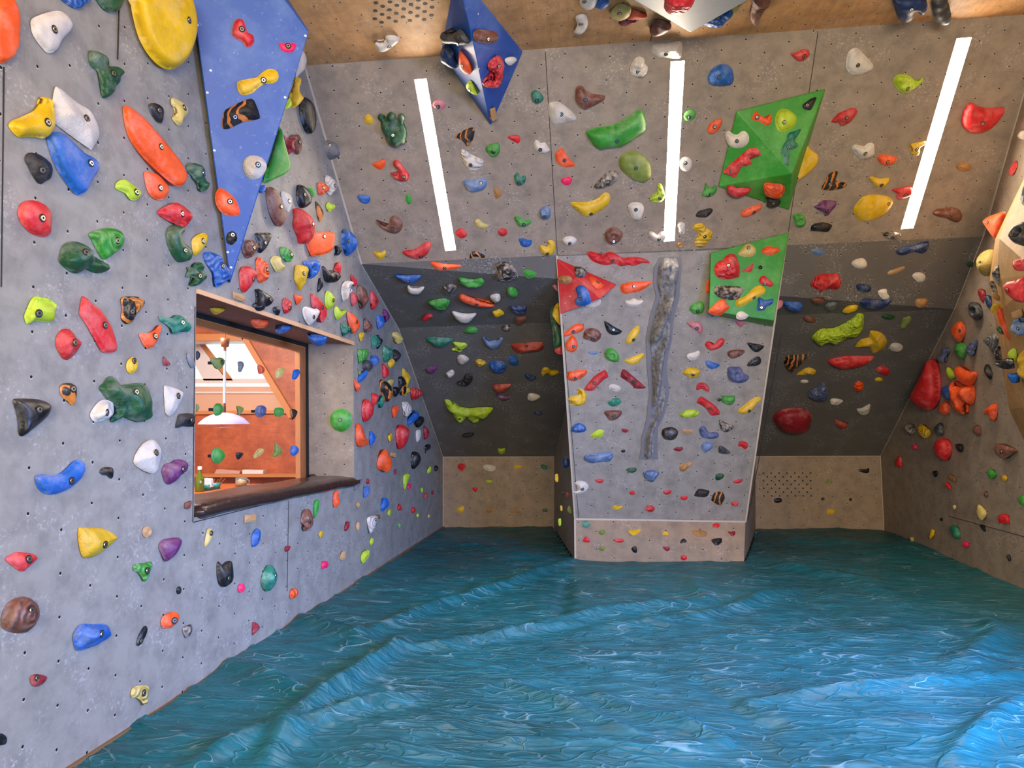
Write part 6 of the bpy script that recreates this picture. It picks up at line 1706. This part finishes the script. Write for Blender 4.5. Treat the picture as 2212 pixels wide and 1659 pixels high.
COS_MAX = math.cos(math.radians(50))
def hold_mesh(r):
    p0, n, attach = surface_for(r)
    n = n.normalized()
    view = -ray(*r['c'])
    ct = n.dot(view)
    n2 = n.copy()
    if ct < COS_MAX:
        perp = (n - view * ct).normalized()
        a = math.radians(50)
        n2 = (view * math.cos(a) + perp * math.sin(a)).normalized()
    sty = r['sty']
    P = r['P']
    if sty == 'w': out = P
    elif sty == 'k': out = catmull(P, 2)
    else: out = catmull(P, 3)
    pts = [hit(q, p0, n2) for q in out]
    D = (CO - p0).dot(n)
    k = 1.0
    for q in pts:
        g = -(q - CO).dot(n)
        if g > 1e-6: k = min(k, (D - 0.004) / g)
    k = max(k, 0.75)
    pts = [CO + (q - CO) * k for q in pts]
    c = CO + (hit(r['c'], p0, n2) - CO) * k
    uax = Z.cross(n2)
    uax = uax.normalized() if uax.length > 0.05 else Vector((1, 0, 0))
    vax = n2.cross(uax).normalized()
    L2 = [((q - c).dot(uax), (q - c).dot(vax)) for q in pts]
    xs = np.array([q[0] for q in L2]); ys = np.array([q[1] for q in L2])
    ar = abs(poly_area(L2))
    per = sum(math.dist(L2[i - 1], L2[i]) for i in range(len(L2)))
    small = r['area'] < 420
    step = math.sqrt(ar / (28 if small else (110 if r['area'] < 2500 else (260 if r['area'] < 9000 else 600))))
    gx, gy = np.meshgrid(np.arange(xs.min() + step / 2, xs.max(), step), np.arange(ys.min() + step / 2, ys.max(), step * .87))
    gx[1::2] += step / 2
    gx, gy = gx.ravel(), gy.ravel()
    m = in_poly(gx, gy, L2)
    gx, gy = gx[m], gy[m]
    dd_ = dist_poly(gx, gy, L2)
    m = dd_ > step * .35
    gx, gy, dd_ = gx[m], gy[m], dd_[m]
    Dm = max(float(dd_.max()) if len(dd_) else step * .5, 1e-4)
    # an extra ring just inside the edge keeps the rim round
    P2 = [Vector(q) for q in L2] + [Vector((float(a), float(b))) for a, b in zip(gx, gy)]
    nb = len(L2)
    res = delaunay_2d_cdt(P2, [(i, (i + 1) % nb) for i in range(nb)], [], 1, 1e-7)
    V2, F2 = res[0], res[2]
    X = np.array([v.x for v in V2]); Y = np.array([v.y for v in V2])
    dist = dist_poly(X, Y, L2)
    t = np.clip(dist / Dm, 0, 1)
    hh = r['h'] * Dm * 1.25
    if sty == 'f': g = 0.75 * np.sqrt(np.clip(t / .22, 0, 1)) + .25 * np.sqrt(t)
    elif sty == 'w': g = np.clip(t * 8, 0, 1)
    elif sty == 'k': g = np.clip(t, 0, 1) ** .7
    else: g = np.sqrt(np.clip(1 - (1 - t) ** 2, 0, 1))
    if r['bolt'] and sty not in 'wf':
        bq = CO + (hit(r['bolt'], p0, n2) - CO) * k
        bx, by = (bq - c).dot(uax), (bq - c).dot(vax)
    else: bx = by = 0.0
    vn = (Y - Y.min()) / (Y.max() - Y.min() + 1e-9)
    seed = (r['c'][0] * .37) % 50
    nzv = np.array([noise.noise(Vector((x / Dm * 1.1, y / Dm * 1.1, seed))) for x, y in zip(X, Y)])
    if sty == 'j':
        g = g * (1 - .55 * np.clip((vn - .5) * 2.2, 0, 1) * (t > .25))
        hh *= 1.1
    elif sty == 'o':
        rr = np.hypot(X - X.mean(), Y - Y.mean()) / (0.5 * max(Dm, 1e-5) * 1.1)
        g = np.where(rr < 1, g * (.25 + .75 * rr ** 2), g)
        hh *= 1.1
    elif sty == 'k': g = g * (1 + .45 * nzv)
    elif sty == 'c': g = g * (1 + .75 * nzv)
    elif sty == 'p': g = g * (1 + .3 * nzv)
    elif sty == 'l':
        ph = (X * .8 + Y * .6) / Dm * 5 + 1.5 * nzv
        g = g * (1 + .05 * np.sin(ph * 2.2))
    elif sty == 's': g = g * (1 + .12 * nzv)
    rd = (n2 + view * .8).normalized()
    verts = [c + uax * float(x) + vax * float(y) + rd * float(z * hh) for x, y, z in zip(X, Y, g)]
    faces = [tuple(f) for f in F2 if len(f) >= 3]
    # skirt down to the wall
    omap = {}
    for i in range(nb):
        # output vertex index of outline vertex i
        omap[i] = None
    for vi, orig in enumerate(res[3]):
        for q in orig:
            if q < nb: omap[q] = vi
    ring = [omap[i] for i in range(nb) if omap[i] is not None]
    base = []
    cc = CO + (p0 - CO)
    for vi in ring:
        q = c + uax * float(X[vi]) + vax * float(Y[vi])
        d = (q - p0).dot(n)
        b = q - n * (d - 0.0015) if attach else q - n * min(d, .03)
        base.append(b)
    bc = sum(base, Vector()) / len(base)
    base = [b + (bc - b) * .06 for b in base]
    nv = len(verts)
    verts += base
    nr = len(ring)
    for i in range(nr):
        j = (i + 1) % nr
        faces.append((ring[i], nv + i, nv + j, ring[j]))
    verts.append(bc)
    for i in range(nr):
        faces.append((nv + i, nv + nr, nv + (i + 1) % nr))
    return verts, faces, bc, n

# one bolt, shared by every hold: dark counterbore, washer, hex socket
def bolt_mesh():
    vs, fs, mi = [], [], []
    def disc(r, z, m, seg=14, r2=0, z2=None):
        b = len(vs)
        for rr, zz in ((r, z), (r2 or r * .001, z if z2 is None else z2)):
            for k in range(seg):
                a = 2 * math.pi * k / seg
                vs.append((rr * math.cos(a), rr * math.sin(a), zz))
        for k in range(seg):
            k2 = (k + 1) % seg
            fs.append((b + k, b + k2, b + seg + k2, b + seg + k)); mi.append(m)
    disc(.0165, .0005, 1, r2=.0105, z2=.0012)
    disc(.0112, .0012, 0, r2=.0100, z2=.0040)
    disc(.0100, .0040, 0, r2=.0052, z2=.0040)
    disc(.0052, .0040, 1, seg=6, r2=.0004, z2=.0015)
    me = bpy.data.meshes.new('bolt')
    me.from_pydata(vs, [], fs)
    me.materials.append(M_METAL); me.materials.append(M_BLACK)
    me.polygons.foreach_set('material_index', mi)
    me.update()
    return me
BOLT = bolt_mesh()
BOLT0 = bpy.data.objects.new('bolt', BOLT)

# ------------------------------------------------------------------ labels
AREA = [('C', 'the wooden ceiling'), ('S2', 'the sloping panel'), ('L', 'the left wall'), ('R', 'the right wall')]
def region(r):
    x, y = r['c']
    d = r['desc']
    if r['surf'] == 'G': return 'the window pane'
    if any(k in d for k in ('the pillar', 'kickboard', 'prow', 'flank', 'right wall', 'wall above', 'the glass', 'the lintel')): return None
    def side(a, b, p): return (b[0] - a[0]) * (p[1] - a[1]) - (b[1] - a[1]) * (p[0] - a[0])
    if 424 < x < 762 and 630 < y < 1040 and r['c'][1] > 626 + (x - 424) * .337: return 'the window niche'
    pl = [(407, -60), (560, -75), (668, 68), (497, 612)]
    ins = lambda P: bool(in_poly(np.array([x]), np.array([y]), P)[0])
    if ins(pl) and not any(r['desc'].startswith(k) for k in FORCE): return 'the huge blue volume'
    if ins([(952, 112), (985, -70), (1134, 116), (1060, 272)]): return 'the blue pyramid'
    if ins([(1591, 240), (1783, 192), (1704, 453), (1552, 403)]): return 'the upper green volume'
    if ins([(1535, 546), (1704, 502), (1669, 706), (1529, 678)]): return 'the lower green volume'
    if ins([(1202, 558), (1332, 615), (1297, 645), (1210, 679)]): return 'the red volume'
    if ins([(1203, 552), (1700, 525), (1610, 1127), (1242, 1121)]): return 'the pillar'
    if ins([(1242, 1121), (1610, 1127), (1607, 1216), (1243, 1213)]): return "the pillar's kickboard"
    if ins([(957, 987), (860, 708), (780, 570), (657, 142), (500, -200), (-300, -200), (-300, 2000), (957, 1142)]): return 'the left wall'
    if ins([(657, 142), (2261, 28), (2124, 511), (780, 570)]): return 'the sloping panel'
    if ins([(780, 570), (1205, 552), (1205, 697), (860, 708)]): return 'the upper left dark slope'
    if ins([(860, 708), (1225, 697), (1225, 987), (957, 987)]): return 'the lower left dark slope'
    if ins([(957, 987), (1240, 987), (1240, 1142), (957, 1142)]): return 'the left kickboard'
    if ins([(1690, 531), (2124, 511), (2062, 668), (1680, 690)]): return 'the upper right dark slope'
    if ins([(1680, 690), (2062, 668), (1902, 985), (1620, 985)]): return 'the lower right dark slope'
    if ins([(1620, 985), (1902, 985), (1910, 1151), (1620, 1150)]): return 'the right kickboard'
    if y < 200: return 'the wooden ceiling'
    return 'the right wall'

def short(d):
    d = d.split(',')[0]
    for pw in (' with ', ' near ', ' beside ', ' at the ', ' on the '): d = d.split(pw)[0]
    return d.replace(' shaped', '').replace('large ', '').replace('big ', '')
def make_labels(ind):
    used = {}
    for r in ind:
        d = r['desc']
        noun = '' if (' hold' in d or 'volume' in d.split(',')[0].split()[-1:] or d.split(',')[0].endswith(('block', 'button'))) else ' hold'
        head, _, tail = d.partition(',')
        base = head if (' hold' in head or noun == '') else head + noun
        for pw in (' with ', ' near ', ' beside ', ' at the ', ' on the ', ' cut off '):
            if noun and pw in head and ' hold' not in head:
                base = head.replace(pw, ' hold' + pw, 1); break
        reg = region(r)
        lab = base
        if tail: lab += ',' + tail
        if reg and not tail and len(lab.split()) < 12: lab += (' in ' if 'niche' in reg else ' on ') + reg
        # nearest distinctive neighbour of the same region
        best = None
        for q in ind:
            if q is r: continue
            if region(q) != reg: continue
            w = short(q['desc']).split()
            if len(w) > 5 or len(w) < 2: continue
            if any(k in q['desc'] for k in (' hold', 'pillar', 'kickboard')) and reg is None: continue
            dx, dy = r['c'][0] - q['c'][0], r['c'][1] - q['c'][1]
            ds = math.hypot(dx, dy)
            sc = ds - min(60, math.sqrt(q['area'])) * .5
            if best is None or sc < best[0]: best = (sc, q, dx, dy, ds)
        if best and best[4] < 170 and not tail:
            _, q, dx, dy, ds = best
            rel = ('right of' if dx > 0 else 'left of') if abs(dx) > abs(dy) else ('below' if dy > 0 else 'above')
            add = ', %s the %s hold' % (rel, short(q['desc'])) if not short(q['desc']).endswith(('hold', 'block', 'button')) else ', %s the %s' % (rel, short(q['desc']))
            if len((lab + add).split()) <= 16: lab += add
            elif len((base + add).split()) <= 16: lab = base + add
        w = lab.split()
        if len(w) > 16: lab = ' '.join(w[:16])
        if len(lab.split()) < 4: lab += ' on ' + (reg or 'the wall')
        r['label'] = lab
        used.setdefault(lab, []).append(r)
    for l, rs in used.items():
        if len(rs) > 1: print('DUP LABEL', l)

# ------------------------------------------------------------------ build all holds
recs = parse()
def vis_area(r):
    x0, y0, x1, y1 = r['bb']
    w = max(0, min(x1, 2212) - max(x0, 0)) / max(1, x1 - x0)
    h = max(0, min(y1, 1659) - max(y0, 0)) / max(1, y1 - y0)
    return r['area'] * w * h
recs.sort(key=lambda r: -vis_area(r))
NIND = 318
ind, rest = recs[:NIND], recs[NIND:]
print('holds', len(recs), 'smallest individual', round(vis_area(ind[-1])))
make_labels(ind)
GROUPS = {'the left wall': 'climbing holds on the left wall', 'the sloping panel': 'climbing holds on the sloping panel'}
for r in ind:
    verts, faces, bc, n = hold_mesh(r)
    wood = r['sty'] == 'w'
    name = 'wooden_hold' if wood else 'climbing_hold'
    o = mkobj(name, verts, faces, hold_mat(r['col'], r['sty']), smooth=r['sty'] not in 'kw', loc=bc)
    reg = region(r) or 'the pillar and right wall'
    tag(o, r['label'], 'climbing hold', 'climbing holds on ' + reg)
    if r['bolt']:
        t = BVHTree.FromPolygons([Vector(v) for v in verts], faces)
        d = ray(*r['bolt'])
        h = t.ray_cast(CO, d)
        if h[0] is not None:
            nn_ = h[1] if h[1].dot(d) < 0 else -h[1]
            nn_ = (nn_ + n * 1.2).normalized()
            b = BOLT0.copy()
            S.collection.objects.link(b)
            b.parent = o
            q = nn_.to_track_quat('Z', 'Y')
            lw = h[0] + nn_ * .0015
            b.location = lw - bc
            b.rotation_mode = 'QUATERNION'
            b.rotation_quaternion = q
            s_ = min(1.15, 0.5 * math.sqrt(r['area']) * scale_at(bc) / .03)
            b.scale = (s_, s_, s_)
    if 'carved number' in r['desc']:
        d = ray(532.5, 1127)
        t = BVHTree.FromPolygons([Vector(v) for v in verts], faces)
        h = t.ray_cast(CO, d)
        if h[0] is not None:
            cu = bpy.data.curves.new('number', 'FONT')
            cu.body = '72'
            cu.size = 0.055
            cu.extrude = 0.0008
            cu.materials.append(simple('carved_dark', '#4a3a2c', 0.8))
            f = bpy.data.objects.new('number', cu)
            S.collection.objects.link(f)
            f.parent = o
            nn_ = h[1] if h[1].dot(d) < 0 else -h[1]
            ux = Z.cross(nn_).normalized(); vy = nn_.cross(ux)
            f.location = h[0] + nn_ * .001 - bc
            f.rotation_euler = Matrix((ux, vy, nn_)).transposed().to_euler()
    if r['surf'] == 'G':
        px = r['bolt'] or r['c']
        g0 = hit(px, G0, nL)
        dst = (bc - G0).dot(nL)
        a = bc - nL * (dst - .004)
        bb_ = bc - nL * (dst + .05)
        sp = batten('spacer', bc, bb_, .016, M_BLACK)
        del sp['kind']
        sp.parent = o; sp.location = -Vector(o.location)

# the smallest, far holds as one object
vs, fs, mi, mats = [], [], [], []
for r in rest:
    verts, faces, bc, n = hold_mesh(r)
    m = hold_mat(r['col'], r['sty'])
    if m not in mats: mats.append(m)
    b = len(vs)
    vs += verts
    fs += [tuple(b + q for q in f) for f in faces]
    mi += [mats.index(m)] * len(faces)
o = mkobj('small_climbing_holds', vs, fs, mats, smooth=True, midx=mi)
tag(o, 'small bright footholds and chips scattered between the larger holds on every wall', 'climbing holds', kind='stuff')

# ------------------------------------------------------------------ the tall rock column on the pillar
def rock_column():
    # left and right silhouette by pixel row
    rows = [(555, 1434, 1463), (575, 1421, 1465), (610, 1418, 1462), (640, 1425, 1460), (670, 1415, 1452), (700, 1408, 1446), (735, 1402, 1444),
            (765, 1405, 1436), (795, 1405, 1432), (825, 1408, 1436), (850, 1410, 1438), (880, 1406, 1432), (905, 1404, 1424), (925, 1399, 1413),
            (945, 1393, 1413), (970, 1392, 1412), (992, 1388, 1414)]
    p0, n = PLANES['P']
    NR, NC = 90, 22
    vs, fs = [], []
    for i in range(NR + 1):
        y = 555 + (992 - 555) * i / NR
        a = np.interp(y, [q[0] for q in rows], [q[1] for q in rows])
        b = np.interp(y, [q[0] for q in rows], [q[2] for q in rows])
        A, B = hit((a, y), p0, n), hit((b, y), p0, n)
        wd = (B - A).length
        capf = min(1, (i + .3) / 2.5, (NR - i + .5) / 3)
        for j in range(NC + 1):
            s1 = j / NC
            prof = math.sin(math.pi * s1) ** .55
            p = A.lerp(B, s1)
            q = Vector((p.x * 5, p.z * 4, 1.7))
            k = noise.noise(q) * .35 + noise.noise(q * 3.2) * .22 + noise.noise(q * 8) * .1
            fold = .25 * math.sin(s1 * 7 + y * .045 + 2 * noise.noise(q * .6))
            hgt = wd * .62 * capf * prof * (1 + 1.9 * k + 2.4 * fold * (1 if y > 640 else .3))
            vs.append(p + n * max(0.0, hgt))
    W = NC + 1
    for i in range(NR):
        for j in range(NC):
            fs.append((i * W + j, i * W + j + 1, (i + 1) * W + j + 1, (i + 1) * W + j))
    fs.append(tuple(range(NC + 1)))
    fs.append(tuple(NR * W + j for j in range(NC, -1, -1)))
    t = NT('grey_cast_rock')
    tc = t.n('ShaderNodeTexCoord').outputs['Object']
    b = t.mix(t.ramp(t.noise(tc, 22, 7, .75), [(0.38, (0, 0, 0)), (0.62, (1, 1, 1))]), lin('#606066'), lin('#aaa7a3'))
    t.l(b, t.b.inputs['Base Color'])
    t.b.inputs['Roughness'].default_value = .6
    t.bump(t.noise(tc, 40, 7, .75), .9, .02)
    c = sum((Vector(v) for v in vs), Vector()) / len(vs)
    o = mkobj('rock_column', vs, fs, t.m, smooth=True, loc=c)
    tag(o, 'tall grey rock relief like a twisting tree trunk running down the middle of the pillar', 'climbing feature')
    # flat backing plate
    L = [(y, a - 7, b_ + 8) for y, a, b_ in rows]
    out = [(a, y) for y, a, _ in L][::-1] + [(b_, y) for y, _, b_ in L]
    base = [hit(q, p0 + n * .012, n) for q in out]
    vv = base + [hit(q, p0, n) for q in out]
    m = len(base)
    mkobj('backing', vv, [tuple(range(m))] + [(i, (i + 1) % m, m + (i + 1) % m, m + i) for i in range(m)], simple('rock_backing', '#6f6d70', .6), parent=o, loc=c)
    # chalky light cap
    capq = [hit(q, p0 + n * .13, n) for q in ((1436, 556), (1462, 556), (1460, 567), (1440, 565))]
rock_column()

# kickboard peg holes: dark drilled grids (pattern of the boards)
def peg_holes(name, corner, pl, dx, dy, nx, ny, r, sk=0):
    p0, n = PLANES[pl]
    vs, fs = [], []
    for j in range(ny):
        for i in range(nx - (j % 2)):
            hf = (.5 * (j % 2)) * (1 - sk)
            px = (corner[0] + (i + hf) * dx[0] + j * dy[0], corner[1] + (i + hf) * dx[1] + j * dy[1])
            c = hit(px, p0, n) + n * .002
            a = Z.cross(n).normalized(); b_ = n.cross(a)
            s = len(vs)
            vs += [c + (a * math.cos(k) + b_ * math.sin(k)) * r for k in [q * math.pi / 5 for q in range(10)]]
            vs += [v - n * .01 for v in vs[s:s + 10]]
            fs.append(tuple(range(s, s + 10)))
            fs += [(s + q, s + (q + 1) % 10, s + 10 + (q + 1) % 10, s + 10 + q) for q in range(10)]
    o = mkobj(name, vs, fs, M_BLACK)
    o['kind'] = 'structure'
peg_holes('trim_40', (1086, 1030), 'K', (15.4, 0), (0, 6.7), 7, 9, .009)
peg_holes('trim_41', (1649, 1022), 'K', (17.0, 0), (.2, 8.2), 7, 7, .011)
peg_holes('trim_42', (812, 6), 'C', (30.6, -1.9), (-.6, 8.6), 5, 6, .018)
print('objects', len(S.collection.objects))
